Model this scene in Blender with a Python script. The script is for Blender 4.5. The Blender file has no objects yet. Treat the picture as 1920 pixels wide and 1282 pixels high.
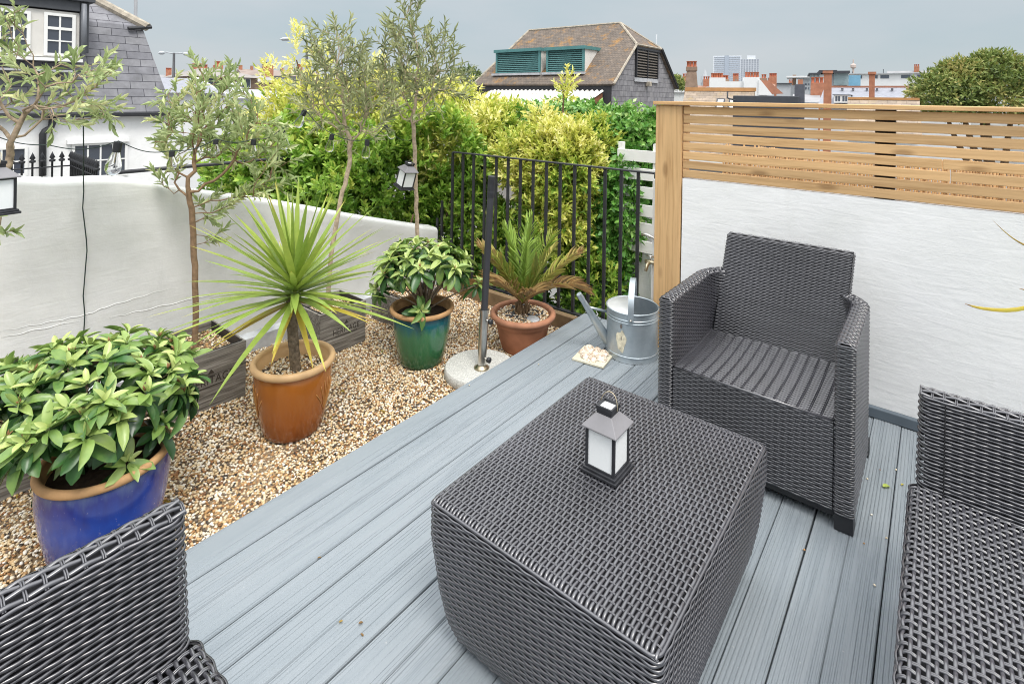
import bpy, bmesh, math, random
import numpy as np
from mathutils import Vector, Matrix
rng = np.random.default_rng(11)
random.seed(5)
PI = math.pi
S = bpy.context.scene
COL = S.collection
# ------------------------------------------------------------------ survey of the photograph
H = 1.58; F = 1000.; CX = 960.; CY = 183.; YAW = math.radians(38.6); ROLL = math.radians(0.85)
FW = np.array([-math.sin(YAW), math.cos(YAW), 0.]); RT = np.array([math.cos(YAW), math.sin(YAW), 0.]); UP = np.array([0, 0, 1.])
EYE = np.array([0, 0, H])
def ray(px, py):
    u = (px-CX)/F; v = (CY-py)/F; c, s = math.cos(ROLL), math.sin(ROLL)
    return FW + RT*(u*c-v*s) + UP*(u*s+v*c)
def at(px, py, z=0.):
    d = ray(px, py); return EYE + d*((z-H)/d[2])
def atX(px, py, X):
    d = ray(px, py); return EYE + d*(X/d[0])
def atY(px, py, Y):
    d = ray(px, py); return EYE + d*(Y/d[1])
def atD(px, py, D): return EYE + ray(px, py)*D
def at_plane(px, py, p0, n):
    d = ray(px, py); n = np.array(n, float); return EYE + d*(((np.array(p0)-EYE)@n)/(d@n))
# ------------------------------------------------------------------ mesh tools
class MB:
    """collects vertices and faces of ONE mesh"""
    def __init__(self): self.V = []; self.F = []; self.n = 0; self.T = []; self.xf = None
    def add(self, V, faces, mat=0, tint=None):
        V = np.asarray(V, float).reshape(-1, 3)
        if self.xf is not None: V = V @ self.xf[:3, :3].T + self.xf[:3, 3]
        self.V.append(V)
        if isinstance(faces, np.ndarray): self.F.append((faces + self.n, mat))
        else:
            by = {}
            for f in faces: by.setdefault(len(f), []).append(f)
            for k, fs in by.items(): self.F.append((np.array(fs, int) + self.n, mat))
        self.T.append(np.full(len(V), 0.5) if tint is None else np.broadcast_to(np.asarray(tint, float), (len(V),)))
        self.n += len(V); return self
    def box(self, x0, x1, y0, y1, z0, z1, mat=0):
        V = [(x, y, z) for z in (z0, z1) for x, y in ((x0, y0), (x1, y0), (x1, y1), (x0, y1))]
        return self.add(V, [(3, 2, 1, 0), (4, 5, 6, 7), (0, 1, 5, 4), (1, 2, 6, 5), (2, 3, 7, 6), (3, 0, 4, 7)], mat)
    def tube(self, pts, r, n=8, mat=0, cap=True, tint=None):
        pts = np.asarray(pts, float); m = len(pts); r = np.broadcast_to(np.asarray(r, float), (m,))
        t = np.gradient(pts, axis=0); t /= np.linalg.norm(t, axis=1)[:, None] + 1e-12
        a = np.array([0, 0, 1.]) if abs(t[0][2]) < .9 else np.array([1., 0, 0])
        u = np.cross(t[0], a); u /= np.linalg.norm(u); us = []
        for i in range(m):
            u = u - t[i]*(u@t[i]); u /= np.linalg.norm(u)+1e-12; us.append(u)
        us = np.array(us); vs = np.cross(t, us); an = np.linspace(0, 2*PI, n, endpoint=False)
        V = pts[:, None] + r[:, None, None]*(np.cos(an)[None, :, None]*us[:, None] + np.sin(an)[None, :, None]*vs[:, None])
        i = np.arange(m-1)[:, None]*n; j = np.arange(n)[None]; k = (j+1) % n
        Fq = np.stack([i+j, i+k, i+n+k, i+n+j], -1).reshape(-1, 4)
        self.add(V.reshape(-1, 3), Fq, mat, tint)
        if cap:
            b = self.n - m*n
            self.F.append((np.array([[b+x for x in range(n)][::-1]]), mat)); self.F.append((np.array([[b+(m-1)*n+x for x in range(n)]]), mat))
        return self
    def lathe(self, prof, n=48, c=(0, 0, 0), mat=0, sx=1., sy=1., tint=None):
        prof = np.asarray(prof, float); m = len(prof); an = np.linspace(0, 2*PI, n, endpoint=False)
        V = np.stack([c[0]+sx*prof[:, 0, None]*np.cos(an), c[1]+sy*prof[:, 0, None]*np.sin(an), np.repeat(c[2]+prof[:, 1, None], n, 1)], -1)
        i = np.arange(m-1)[:, None]*n; j = np.arange(n)[None]; k = (j+1) % n
        return self.add(V.reshape(-1, 3), np.stack([i+j, i+k, i+n+k, i+n+j], -1).reshape(-1, 4), mat, tint)
    def grid(self, P, mat=0, flip=False):
        m, n = P.shape[:2]; i = np.arange(m-1)[:, None]*n; j = np.arange(n-1)[None]
        f = np.stack([i+j, i+j+1, i+n+j+1, i+n+j], -1).reshape(-1, 4)
        return self.add(P.reshape(-1, 3), f[:, ::-1] if flip else f, mat)
    def prism(self, poly, a, b, axis, mat=0):
        """polygon in the two other axes, extruded along axis from a to b"""
        n = len(poly); V = []
        for h in (a, b):
            for p, q in poly: V.append({'x': (h, p, q), 'y': (p, h, q), 'z': (p, q, h)}[axis])
        fs = [tuple(range(n))[::-1], tuple(range(n, 2*n))] + [(i, (i+1) % n, n+(i+1) % n, n+i) for i in range(n)]
        return self.add(V, fs, mat)
    def build(self, name, mats, parent=None, smooth=False, bevel=0., angle=None, local=False):
        V = np.concatenate(self.V) if self.V else np.zeros((0, 3))
        if parent is not None and not local:
            V = V - np.array(parent.location)
            g = parent.parent
            while g is not None: V = V - np.array(g.location); g = g.parent
        me = bpy.data.meshes.new(name)
        me.vertices.add(len(V)); me.vertices.foreach_set('co', V.astype(np.float32).ravel())
        tot = sum(f.size for f, _ in self.F); nf = sum(len(f) for f, _ in self.F)
        me.loops.add(tot); me.polygons.add(nf)
        me.loops.foreach_set('vertex_index', np.concatenate([f.ravel() for f, _ in self.F]).astype(np.int32))
        cnt = np.concatenate([np.full(len(f), f.shape[1]) for f, _ in self.F])
        me.polygons.foreach_set('loop_start', np.concatenate([[0], np.cumsum(cnt)[:-1]]).astype(np.int32))
        me.polygons.foreach_set('material_index', np.concatenate([np.full(len(f), m) for f, m in self.F]).astype(np.int32))
        me.polygons.foreach_set('use_smooth', np.full(nf, smooth))
        me.update(calc_edges=True); me.validate()
        a = me.attributes.new('tint', 'FLOAT', 'POINT'); a.data.foreach_set('value', np.concatenate(self.T).astype(np.float32))
        for m in (mats if isinstance(mats, (list, tuple)) else [mats]): me.materials.append(m)
        if angle is not None: me.set_sharp_from_angle(angle=math.radians(angle))
        o = bpy.data.objects.new(name, me); COL.objects.link(o)
        if parent is not None: o.parent = parent
        if bevel:
            b = o.modifiers.new('edge', 'BEVEL'); b.width = bevel; b.segments = 2; b.limit_method = 'ANGLE'
        return o
def tag(o, label, cat, group=None):
    o['label'] = label; o['category'] = cat
    if group: o['group'] = group
    return o
def thing(name, loc, label, cat, group=None):
    o = bpy.data.objects.new(name, None); COL.objects.link(o); o.empty_display_size = .1
    o.location = tuple(float(v) for v in loc); return tag(o, label, cat, group)
def kind(o, k): o['kind'] = k; return o
def copy_tree(o, parent=None):
    c = o.copy(); COL.objects.link(c)
    if parent is not None: c.parent = parent
    for ch in list(o.children): copy_tree(ch, c)
    return c
# ------------------------------------------------------------------ materials
class NT:
    def __init__(self, name):
        m = bpy.data.materials.new(name); m.use_nodes = True; self.m = m; self.t = m.node_tree
        self.b = self.t.nodes['Principled BSDF']; self.out = self.t.nodes['Material Output']
    def n(self, typ, **kw):
        x = self.t.nodes.new('ShaderNode'+typ)
        for k, v in kw.items():
            if k in x.inputs: x.inputs[k].default_value = v
            else: setattr(x, k, v)
        return x
    def l(self, a, b): self.t.links.new(a, b)
    def pos(self, scale=(1, 1, 1), coord='Object', rot=(0, 0, 0)):
        tc = self.n('TexCoord'); mp = self.n('Mapping'); mp.inputs['Scale'].default_value = scale; mp.inputs['Rotation'].default_value = rot
        self.l(tc.outputs[coord], mp.inputs['Vector']); return mp.outputs['Vector']
    def noise(self, vec, scale=5., detail=4., rough=.55, dist=0.):
        x = self.n('TexNoise'); x.inputs['Scale'].default_value = scale; x.inputs['Detail'].default_value = detail
        x.inputs['Roughness'].default_value = rough; x.inputs['Distortion'].default_value = dist
        self.l(vec, x.inputs['Vector']); return x.outputs['Fac']
    def ramp(self, fac, stops):
        x = self.n('ValToRGB'); e = x.color_ramp.elements
        while len(e) < len(stops): e.new(.5)
        for i, (p, c) in enumerate(stops):
            e[i].position = p; e[i].color = (*c, 1) if len(c) == 3 else c
        self.l(fac, x.inputs['Fac']); return x.outputs['Color']
    def mix(self, fac, a, b, mode='MIX'):
        x = self.n('Mix', data_type='RGBA', blend_type=mode)
        for s, v in ((x.inputs[0], fac), (x.inputs[6], a), (x.inputs[7], b)):
            if hasattr(v, 'is_linked'): self.l(v, s)
            else: s.default_value = v if not isinstance(v, tuple) or len(v) == 4 else (*v, 1)
        return x.outputs[2]
    def math(self, op, a, b=0.):
        x = self.n('Math', operation=op)
        for s, v in ((x.inputs[0], a), (x.inputs[1], b)):
            if hasattr(v, 'is_linked'): self.l(v, s)
            else: s.default_value = v
        return x.outputs[0]
    def bump(self, h, strength=.3, dist=.01):
        x = self.n('Bump'); x.inputs['Strength'].default_value = strength; x.inputs['Distance'].default_value = dist
        self.l(h, x.inputs['Height']); self.l(x.outputs['Normal'], self.b.inputs['Normal'])
    def col(self, c):
        if hasattr(c, 'is_linked'): self.l(c, self.b.inputs['Base Color'])
        else: self.b.inputs['Base Color'].default_value = (*c, 1)
    def set(self, rough=.6, metal=0., spec=.5):
        self.b.inputs['Roughness'].default_value = rough; self.b.inputs['Metallic'].default_value = metal
        self.b.inputs['Specular IOR Level'].default_value = spec; return self.m
def plain(name, c, rough=.6, metal=0., var=.12, scale=8., spec=.5, bump=0.):
    m = NT(name); v = m.pos(); f = m.noise(v, scale, 5)
    m.col(m.ramp(f, [(.3, tuple(x*(1-var) for x in c)), (.7, tuple(min(1, x*(1+var)) for x in c))]))
    if bump: m.bump(f, bump, .01)
    return m.set(rough, metal, spec)
def leafmat(name, stops, rough=.42, trans=.3, spec=.5):
    m = NT(name); a = m.n('Attribute', attribute_name='tint'); nz = m.noise(m.pos(), 30., 2)
    f = m.math('ADD', a.outputs['Fac'], m.math('MULTIPLY', m.math('SUBTRACT', nz, .5), .3))
    c = m.ramp(f, stops); m.col(c); m.set(rough, 0, spec)
    tr = m.n('BsdfTranslucent'); m.l(c, tr.inputs['Color']); mx = m.n('MixShader'); mx.inputs[0].default_value = trans
    m.l(m.b.outputs[0], mx.inputs[1]); m.l(tr.outputs[0], mx.inputs[2]); m.l(mx.outputs[0], m.out.inputs['Surface'])
    return m.m
def render_white(name, base=(.86, .86, .855), dirt=.07, seed=0., cracks=True):
    m = NT(name); v = m.pos((1, 1, 1), 'Object'); big = m.noise(v, 1.3+seed, 5, .6); mid = m.noise(v, 7., 6, .6, .6); fine = m.noise(v, 60., 4)
    c = m.ramp(big, [(.3, tuple(x*(1-dirt) for x in base)), (.62, base)])
    st = m.noise(m.pos((4, 4, .7)), 2.2, 6, .7); c = m.mix(m.math('MULTIPLY', m.ramp(st, [(.56, (0, 0, 0)), (.75, (1, 1, 1))]), .12+.5*dirt), c, (.50, .51, .47))
    patch = m.noise(m.pos((.8, .8, 1.1)), 2.3, 7, .68, .4); c = m.mix(m.math('MULTIPLY', m.ramp(patch, [(.42, (0, 0, 0)), (.66, (1, 1, 1))]), min(1., dirt*3.2)), c, (.55, .56, .52))
    m.col(c); h = m.math('ADD', m.math('MULTIPLY', mid, 1.), m.math('MULTIPLY', fine, .18))
    w = m.noise(m.pos((1.6, 1.6, 9.)), 2.6, 5, .6, 1.2)
    h = m.math('ADD', h, m.math('MULTIPLY', w, .8)); m.bump(h, .30, .008); return m.set(.85, 0, .3)
def pine(name, axis, c1=(.66, .43, .215), c2=(.48, .285, .125)):
    m = NT(name); long = [22, 22, 22]; long[axis] = .9; v = m.pos(tuple(long), 'Object')
    g = m.noise(v, 2.6, 6, .6, .35); kn = [9, 9, 9]; kn[axis] = 3.2
    vo = m.n('TexVoronoi', feature='F1'); vo.inputs['Scale'].default_value = 1.; m.l(m.pos(tuple(kn)), vo.inputs['Vector'])
    k = m.ramp(vo.outputs['Distance'], [(.08, (1, 1, 1)), (.2, (0, 0, 0))]); low = m.noise(m.pos(), 1.6, 2)
    c = m.ramp(g, [(.32, c2), (.5, c1), (.75, tuple(min(1, x*1.18) for x in c1))])
    c = m.mix(m.math('MULTIPLY', low, .28), c, (.44, .27, .12)); c = m.mix(m.math('MULTIPLY', k, .55), c, (.20, .10, .035))
    a = m.n('Attribute', attribute_name='tint'); c = m.mix(1., c, m.ramp(a.outputs['Fac'], [(0, (.86, .85, .84)), (1, (1.1, 1.08, 1.05))]), 'MULTIPLY')
    m.col(c); m.bump(g, .25, .004); return m.set(.62, 0, .35)
def tiles(name, plane, w, h, c1, c2, mortar, lichen=None, msize=.012, rough=.75, off=.5):
    """plane: which two axes carry the courses ('yz' for a face looking along x ...)"""
    m = NT(name); tc = m.n('TexCoord'); sp = m.n('SeparateXYZ'); m.l(tc.outputs['Object'], sp.inputs[0]); cb = m.n('CombineXYZ')
    m.l(sp.outputs['XYZ'.index(plane[0].upper())], cb.inputs[0]); m.l(sp.outputs['XYZ'.index(plane[1].upper())], cb.inputs[1])
    b = m.n('TexBrick', offset=off); b.inputs['Scale'].default_value = 1.; b.inputs['Brick Width'].default_value = w; b.inputs['Row Height'].default_value = h
    b.inputs['Mortar Size'].default_value = msize; b.inputs['Color1'].default_value = (*c1, 1); b.inputs['Color2'].default_value = (*c2, 1); b.inputs['Mortar'].default_value = (*mortar, 1)
    b.inputs['Mortar Smooth'].default_value = .15; m.l(cb.outputs[0], b.inputs['Vector']); c = b.outputs['Color']
    nz = m.noise(m.pos(), 3., 6, .65); c = m.mix(1., c, m.ramp(nz, [(.3, (.72, .72, .72)), (.7, (1.2, 1.2, 1.2))]), 'MULTIPLY')
    if lichen:
        f = m.noise(m.pos((1, 1, 1)), lichen[1], 7, .72); c = m.mix(m.ramp(f, [(lichen[2], (0, 0, 0)), (lichen[2]+.16, (.85, .85, .85))]), c, lichen[0])
    m.col(c); m.bump(m.math('SUBTRACT', 1., b.outputs['Fac']), .6, .02); return m.set(rough, 0, .3)
# ------------------------------------------------------------------ camera, sky, sun
cam = bpy.data.objects.new('camera', bpy.data.cameras.new('camera')); COL.objects.link(cam); S.camera = cam
cR = RT*math.cos(ROLL) + UP*math.sin(ROLL); cU = -RT*math.sin(ROLL) + UP*math.cos(ROLL)
cam.matrix_world = Matrix(((cR[0], cU[0], -FW[0], 0), (cR[1], cU[1], -FW[1], 0), (cR[2], cU[2], -FW[2], H), (0, 0, 0, 1)))
cam.data.sensor_width = 36; cam.data.lens = 36*F/1920; cam.data.shift_y = -(641-CY)/1920; cam.data.clip_end = 3000; cam.data.clip_start = .02
SUN_EL, SUN_AZ = math.radians(60), math.radians(118)      # azimuth from +Y clockwise: high, from the right
w = bpy.data.worlds.new('World'); S.world = w; w.use_nodes = True; t = w.node_tree; bg = t.nodes['Background']
sky = t.nodes.new('ShaderNodeTexSky'); sky.sky_type = 'NISHITA'; sky.sun_disc = False; sky.sun_elevation = SUN_EL; sky.sun_rotation = SUN_AZ
sky.air_density = 1.; sky.dust_density = 3.; sky.ozone_density = 1.
tc = t.nodes.new('ShaderNodeTexCoord'); sp = t.nodes.new('ShaderNodeSeparateXYZ'); t.links.new(tc.outputs['Generated'], sp.inputs[0])
rp = t.nodes.new('ShaderNodeValToRGB'); e = rp.color_ramp.elements
for i, (p, c) in enumerate([(0., (6.4, 7.0, 7.3)), (.12, (5.8, 6.6, 7.05)), (.22, (6.2, 6.9, 7.2)), (.45, (14., 14.5, 15.)), (1., (36., 36.5, 37.))]):
    if i > 1: e.new(p)
    e[i].position = p; e[i].color = (c[0], c[1], c[2], 1)
t.links.new(sp.outputs['Z'], rp.inputs['Fac'])
mp = t.nodes.new('ShaderNodeMapping'); mp.inputs['Scale'].default_value = (1.4, 1.4, 4.5); t.links.new(tc.outputs['Generated'], mp.inputs['Vector'])
nz = t.nodes.new('ShaderNodeTexNoise'); nz.inputs['Scale'].default_value = 1.7; nz.inputs['Detail'].default_value = 5; nz.inputs['Roughness'].default_value = .5; t.links.new(mp.outputs[0], nz.inputs['Vector'])
cr = t.nodes.new('ShaderNodeValToRGB'); cr.color_ramp.elements[0].position = .3; cr.color_ramp.elements[0].color = (.90, .955, .97, 1); cr.color_ramp.elements[1].position = .7; cr.color_ramp.elements[1].color = (1.14, 1.07, 1.06, 1)
t.links.new(nz.outputs['Fac'], cr.inputs['Fac'])
m1 = t.nodes.new('ShaderNodeMix'); m1.data_type = 'RGBA'; m1.blend_type = 'MULTIPLY'; m1.inputs[0].default_value = 1; t.links.new(rp.outputs[0], m1.inputs[6]); t.links.new(cr.outputs[0], m1.inputs[7])
m2 = t.nodes.new('ShaderNodeMix'); m2.data_type = 'RGBA'; m2.inputs[0].default_value = .86; t.links.new(sky.outputs[0], m2.inputs[6]); t.links.new(m1.outputs[2], m2.inputs[7])   # cloud layer over the clear sky
t.links.new(m2.outputs[2], bg.inputs['Color']); bg.inputs['Strength'].default_value = .1
sl = bpy.data.lights.new('sun', 'SUN'); sl.energy = 2.3; sl.angle = math.radians(18); sl.color = (1, .96, .9)
so = bpy.data.objects.new('sun', sl); COL.objects.link(so)
sd = Vector((math.sin(SUN_AZ)*math.cos(SUN_EL), math.cos(SUN_AZ)*math.cos(SUN_EL), math.sin(SUN_EL)))
so.rotation_euler = sd.to_track_quat('Z', 'Y').to_euler()
S.view_settings.view_transform = 'Standard'; S.view_settings.look = 'None'; S.view_settings.exposure = 0.; S.view_settings.gamma = 1
S.render.engine = 'CYCLES'; S.cycles.max_bounces = 8; S.cycles.diffuse_bounces = 4; S.cycles.transparent_max_bounces = 8; S.cycles.use_denoising = True; S.cycles.filter_width = 1.05
# ------------------------------------------------------------------ materials
M = {}
M['white'] = render_white('white_render'); M['white2'] = render_white('white_render_weathered', (.83, .835, .82), .15, .4)
M['pine_x'] = pine('pine_boards', 0); M['pine_z'] = pine('pine_post', 2)
M['rattan'] = plain('graphite_rattan', (.040, .040, .048), .30, 0, .3, 3., .8); M['rattan'].node_tree.nodes['Principled BSDF'].inputs['IOR'].default_value = 1.75; M['rattan_core'] = plain('rattan_core', (.012, .012, .014), .8)  # core darker than the strands: shade of the weave gaps put into its colour
M['black_plastic'] = plain('black_plastic', (.02, .021, .024), .45)
M['black_metal'] = plain('black_metal', (.022, .023, .027), .5, 0, .3, 30., .5, .1)
M['charcoal'] = plain('charcoal_paint', (.035, .036, .042), .5)
M['lamp_roof'] = plain('grey_lantern_metal', (.20, .195, .205), .5, 0, .1)
M['steel'] = plain('steel', (.62, .60, .56), .28, 1., .1, 20.)
M['brass'] = plain('brass', (.55, .47, .33), .35, 1., .2, 20.)
M['frost'] = plain('frosted_pane', (.80, .82, .82), .22, 0, .03)
M['cord'] = plain('dark_green_cable', (.012, .03, .025), .5); M['soil'] = plain('soil', (.045, .03, .02), .95, 0, .4, 40., .2, .8)
M['concrete'] = plain('exposed_aggregate_concrete', (.50, .50, .47), .85, 0, .3, 120., .3, .5)
M['bark'] = plain('pale_bark', (.33, .255, .18), .85, 0, .35, 35., .2, .6); M['bark_dark'] = plain('brown_bark', (.15, .10, .06), .9, 0, .4, 30., .2, .6)
M['bark_grey'] = plain('cordyline_bark', (.20, .16, .115), .9, 0, .45, 60., .2, .9)
M['window_white'] = plain('white_window_paint', (.80, .80, .78), .45, 0, .03); M['cream'] = plain('cream_paint', (.66, .64, .60), .7, 0, .06, 2.)
M['lead'] = plain('lead_flashing', (.42, .43, .45), .6, 0, .15, 3.); M['coping'] = plain('stone_coping', (.36, .32, .26), .85, 0, .35, 6., .2, .4)
M['red_pot'] = plain('red_clay_pot', (.40, .12, .06), .8, 0, .25, 4.); M['brick'] = tiles('red_brick', 'xz', .22, .075, (.34, .13, .07), (.42, .19, .10), (.40, .36, .32))
M['brick_brown'] = tiles('brown_brick', 'xz', .22, .075, (.26, .17, .11), (.33, .21, .14), (.38, .35, .30))
M['trough'] = plain('weathered_zinc', (.52, .54, .56), .6, .3, .35, 7.)
g = NT('window_glass'); g.col((.055, .065, .085)); M['glass'] = g.set(.06, 0, .8)
g = NT('bulb_glass'); g.b.inputs['Transmission Weight'].default_value = 1.; g.b.inputs['IOR'].default_value = 1.2; g.col((.96, .97, .97)); M['clear'] = g.set(.02)
d = NT('painted_deck'); v = d.pos((6, .5, 6)); f = d.noise(v, 4, 6, .65); big = d.noise(d.pos((1, .6, 1)), 2.2, 5, .6)
c = d.ramp(f, [(.28, (.180, .206, .228)), (.46, (.230, .259, .282)), (.75, (.262, .288, .308))])
c = d.mix(d.math('MULTIPLY', d.ramp(big, [(.35, (0, 0, 0)), (.7, (1, 1, 1))]), .5), c, (.205, .240, .262))
wn = d.noise(d.pos((16, 1.6, 16)), 5., 6, .75); c = d.mix(d.ramp(wn, [(.69, (0, 0, 0)), (.78, (.6, .6, .6))]), c, (.08, .09, .10))
sp2 = d.noise(d.pos(), 55., 3, .6); c = d.mix(d.ramp(sp2, [(.70, (0, 0, 0)), (.76, (.5, .5, .5))]), c, (.36, .37, .37))
d.col(c); d.bump(d.math('ADD', f, d.math('MULTIPLY', wn, .5)), .3, .004); M['deck'] = d.set(.5, 0, .4)
M['deck_dark'] = plain('deck_underside', (.012, .013, .014), .9)
p = NT('pebbles'); a = p.n('Attribute', attribute_name='tint'); p.col(p.ramp(a.outputs['Fac'], [(0., (.04, .035, .03)), (.10, (.15, .115, .085)), (.17, (.29, .13, .05)), (.30, (.50, .30, .13)), (.48, (.64, .48, .27)), (.72, (.72, .62, .45)), (1., (.86, .82, .74))])); M['pebble'] = p.set(.6, 0, .35)
M['gravel_bed'] = plain('gravel_bed', (.24, .17, .10), .95, 0, .5, 90.)
# ------------------------------------------------------------------ weaving
def weave(mb, P, ul, vl, pitch, su, r=.0032, amp=.0017, closed=False, stake_r=.0036, core=.014, sink=.0032, vrange=None, flat=.8, raised=False, per=4, stakes=False, v0=0.):
    """half-round strands running along u, woven over stakes along v, on the surface P(u, v) -> (...,3)"""
    nu = max(4, int(round(ul/su*per))); nk = max(1, int(round(ul/su)))
    if closed: nk += nk % 2; nu = nk*per
    us = np.linspace(0, ul, nu, endpoint=False) if closed else np.linspace(0, ul, nu+1)
    rows = max(2, int(round(vl/pitch))); dv = vl/rows; vs = (np.arange(rows)+.5)*dv + v0
    def frame(u, v):
        e = 1e-4; p = P(u, v); du = P(u+e, v)-P(u-e, v); dvv = P(u, v+e)-P(u, v-e)
        du /= np.linalg.norm(du, axis=-1, keepdims=True)+1e-12; dvv /= np.linalg.norm(dvv, axis=-1, keepdims=True)+1e-12
        n = np.cross(du, dvv); n /= np.linalg.norm(n, axis=-1, keepdims=True)+1e-12
        return p, du, dvv, n
    U, V = np.meshgrid(us, vs); jit = (rng.random(rows)-.5)[:, None]*pitch*.12
    p, du, dvv, n = frame(U, V + jit)
    kk = ul/nk; ph = np.arange(rows)[:, None]*PI
    hgt = amp*np.cos(PI*U/kk + ph); rr = r*(1+.10*(rng.random((rows, 1))-.5))
    an = np.radians([-115, -60, 0, 60, 115])
    Q = p[:, :, None]+n[:, :, None]*(hgt[:, :, None]+rr[:, :, None]*(np.cos(an)*flat)[None, None])[..., None]+dvv[:, :, None]*((rr[:, :, None]*np.sin(an)[None, None])[..., None])
    m, c, k = Q.shape[:3]; ii = np.arange(m)[:, None, None]*c*k; cc = np.arange(c if closed else c-1)[None, :, None]; c2 = (cc+1) % c; q = np.arange(k-1)[None, None]
    f = np.stack([ii+cc*k+q, ii+c2*k+q, ii+c2*k+q+1, ii+cc*k+q+1], -1).reshape(-1, 4)
    mb.add(Q.reshape(-1, 3), f, 0)
    if stakes:                                                     # stakes, dipping where a strand rides over them
        su_ = np.arange(nk if closed else nk+1)*kk; vv = np.linspace(v0, v0+vl, rows*2+1)
        Us, Vs = np.meshgrid(su_, vv, indexing='ij'); p, du, dvv, n = frame(Us, Vs)
        sg = np.cos(PI*(Vs-v0)/dv - PI/2)*np.cos(PI*np.arange(len(su_)))[:, None]
        hs = (-amp*.9*sg - sink) if not raised else np.full(sg.shape, amp*1.1)
        for off in (-.55, .55):
            an2 = np.radians([-110, -35, 35, 110])
            Q = p[:, :, None]+n[:, :, None]*(hs[:, :, None]+stake_r*(np.cos(an2)*flat)[None, None])[..., None]+du[:, :, None]*((stake_r*(np.sin(an2)*.55+off))[None, None]*np.ones_like(hs)[:, :, None])[..., None]
            m, c, k = Q.shape[:3]; ii = np.arange(m)[:, None, None]*c*k; cc = np.arange(c-1)[None, :, None]; q = np.arange(k-1)[None, None]
            mb.add(Q.reshape(-1, 3), np.stack([ii+cc*k+q, ii+cc*k+q+1, ii+(cc+1)*k+q+1, ii+(cc+1)*k+q], -1).reshape(-1, 4), 0)
    if core:
        uc = np.linspace(0, ul, max(3, int(ul/.02))+1); vc = np.linspace(v0, v0+vl, max(2, int(vl/.03))+1); U, V = np.meshgrid(uc, vc)
        p, du, dvv, n = frame(U, V); mb.grid(p-n*core, 1)
RM = [M['rattan'], M['rattan_core']]
def polyline(pts):
    """arc-length parametrisation of a polyline: returns length and f(s) -> (x, y), extended straight at the ends"""
    pts = np.asarray(pts, float); pts = pts[np.concatenate([[True], np.linalg.norm(np.diff(pts, axis=0), axis=1) > 1e-6])]; d = np.linalg.norm(np.diff(pts, axis=0), axis=1); s = np.concatenate([[0], np.cumsum(d)])
    def f(q, loop=False):
        q = np.mod(q, s[-1]) if loop else q
        lo = np.minimum(q, 0)[..., None]*((pts[1]-pts[0])/d[0]); hi = np.maximum(q-s[-1], 0)[..., None]*((pts[-1]-pts[-2])/d[-1])
        return np.stack([np.interp(q, s, pts[:, 0]), np.interp(q, s, pts[:, 1])], -1)+lo+hi
    return s[-1], f
def rrect(x0, x1, y0, y1, r, n=8):
    out = []
    for cx, cy, a in ((x1-r, y0+r, -90), (x1-r, y1-r, 0), (x0+r, y1-r, 90), (x0+r, y0+r, 180)):
        for t in np.linspace(0, 90, n): out.append((cx+r*math.cos(math.radians(a+t)), cy+r*math.sin(math.radians(a+t))))
    return out + [out[0]]
# ---- coffee table
TB = (-1.130, -.434, 1.060, 1.957)
tab = thing('coffee_table', (-.786, 1.51, 0), 'woven graphite rattan cube table with a lantern standing on it', 'table')
L, f = polyline(rrect(*TB, .024)); cx, cy = (TB[0]+TB[1])/2, (TB[2]+TB[3])/2
def Ptab(u, v):
    q = f(u, True); z = v; o = np.interp(z, [0, .08, .17, .32, .41, .425], [.064, .034, .017, .0, 0., .005])
    d = q-np.array([cx, cy]); h = np.array([(TB[1]-TB[0])/2, (TB[3]-TB[2])/2]); q = np.array([cx, cy])+d*(1-o[..., None]/h)
    return np.concatenate([q, z[..., None]], -1)
mb = MB(); weave(mb, Ptab, L, .395, .0086, .025, closed=True, v0=.018); mb.build('body', RM, tab, True)
mb = MB()
def Ptop(u, v):      # strands along y, rows along -x ; normal up
    x = TB[1]-.005-v; y = TB[2]+.005+u; e = np.minimum(np.minimum(v, (TB[1]-TB[0]-.010)-v), np.minimum(u, (TB[3]-TB[2]-.010)-u))
    return np.stack([x, y, .424-.010*np.clip(1-e/.016, 0, 1)**2], -1)
weave(mb, Ptop, TB[3]-TB[2]-.010, TB[1]-TB[0]-.010, .0114, .0230, r=.0043, amp=.0011, flat=.75, sink=-.0016, stake_r=.0020, stakes=True)
for dz, o in ((.4165, -.001),):
    q = np.array(rrect(TB[0]-o+.004, TB[1]+o-.004, TB[2]-o+.004, TB[3]+o-.004, .024)); mb.tube(np.column_stack([q, np.full(len(q), dz)]), .0045, 6, cap=False)
mb.build('top', RM, tab, True)
# ---- armchair
CH = thing('rattan_armchair', (-.595, 2.62, 0), 'graphite rattan armchair with wraparound arms against the white wall', 'armchair')
x0, x1, yf, yb = -.972, -.222, 2.30, 2.985; th = .064; ro = .20
def arc(cx, cy, r, a0, a1, n=10): return [(cx+r*math.cos(math.radians(a)), cy+r*math.sin(math.radians(a))) for a in np.linspace(a0, a1, n)]
outer = [(x1, yf+.012)]+arc(x1-ro, yb-ro, ro, 0, 90)+arc(x0+ro, yb-ro, ro, 90, 180)+[(x0, yf+.012)]
ri = ro-th; inner = [(x0+th, yf+.012)]+arc(x0+ro, yb-ro, ri, 180, 90)+arc(x1-ro, yb-ro, ri, 90, 0)+[(x1-th, yf+.012)]
loop = outer + arc(x0+.012, yf+.012, .012, 180, 270, 4) + arc(x0+th-.012, yf+.012, .012, 270, 360, 4) + inner + arc(x1-th+.012, yf+.012, .012, 180, 270, 4) + arc(x1-.012, yf+.012, .012, 270, 360, 4) + [outer[0]]
L, f = polyline(loop)
ARM_Z = .688
def Psh(u, v): q = f(u, True); return np.concatenate([q, v[..., None]], -1)
mb = MB(); weave(mb, Psh, L, ARM_Z-.062, .0084, .025, closed=True, v0=.062)
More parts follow.
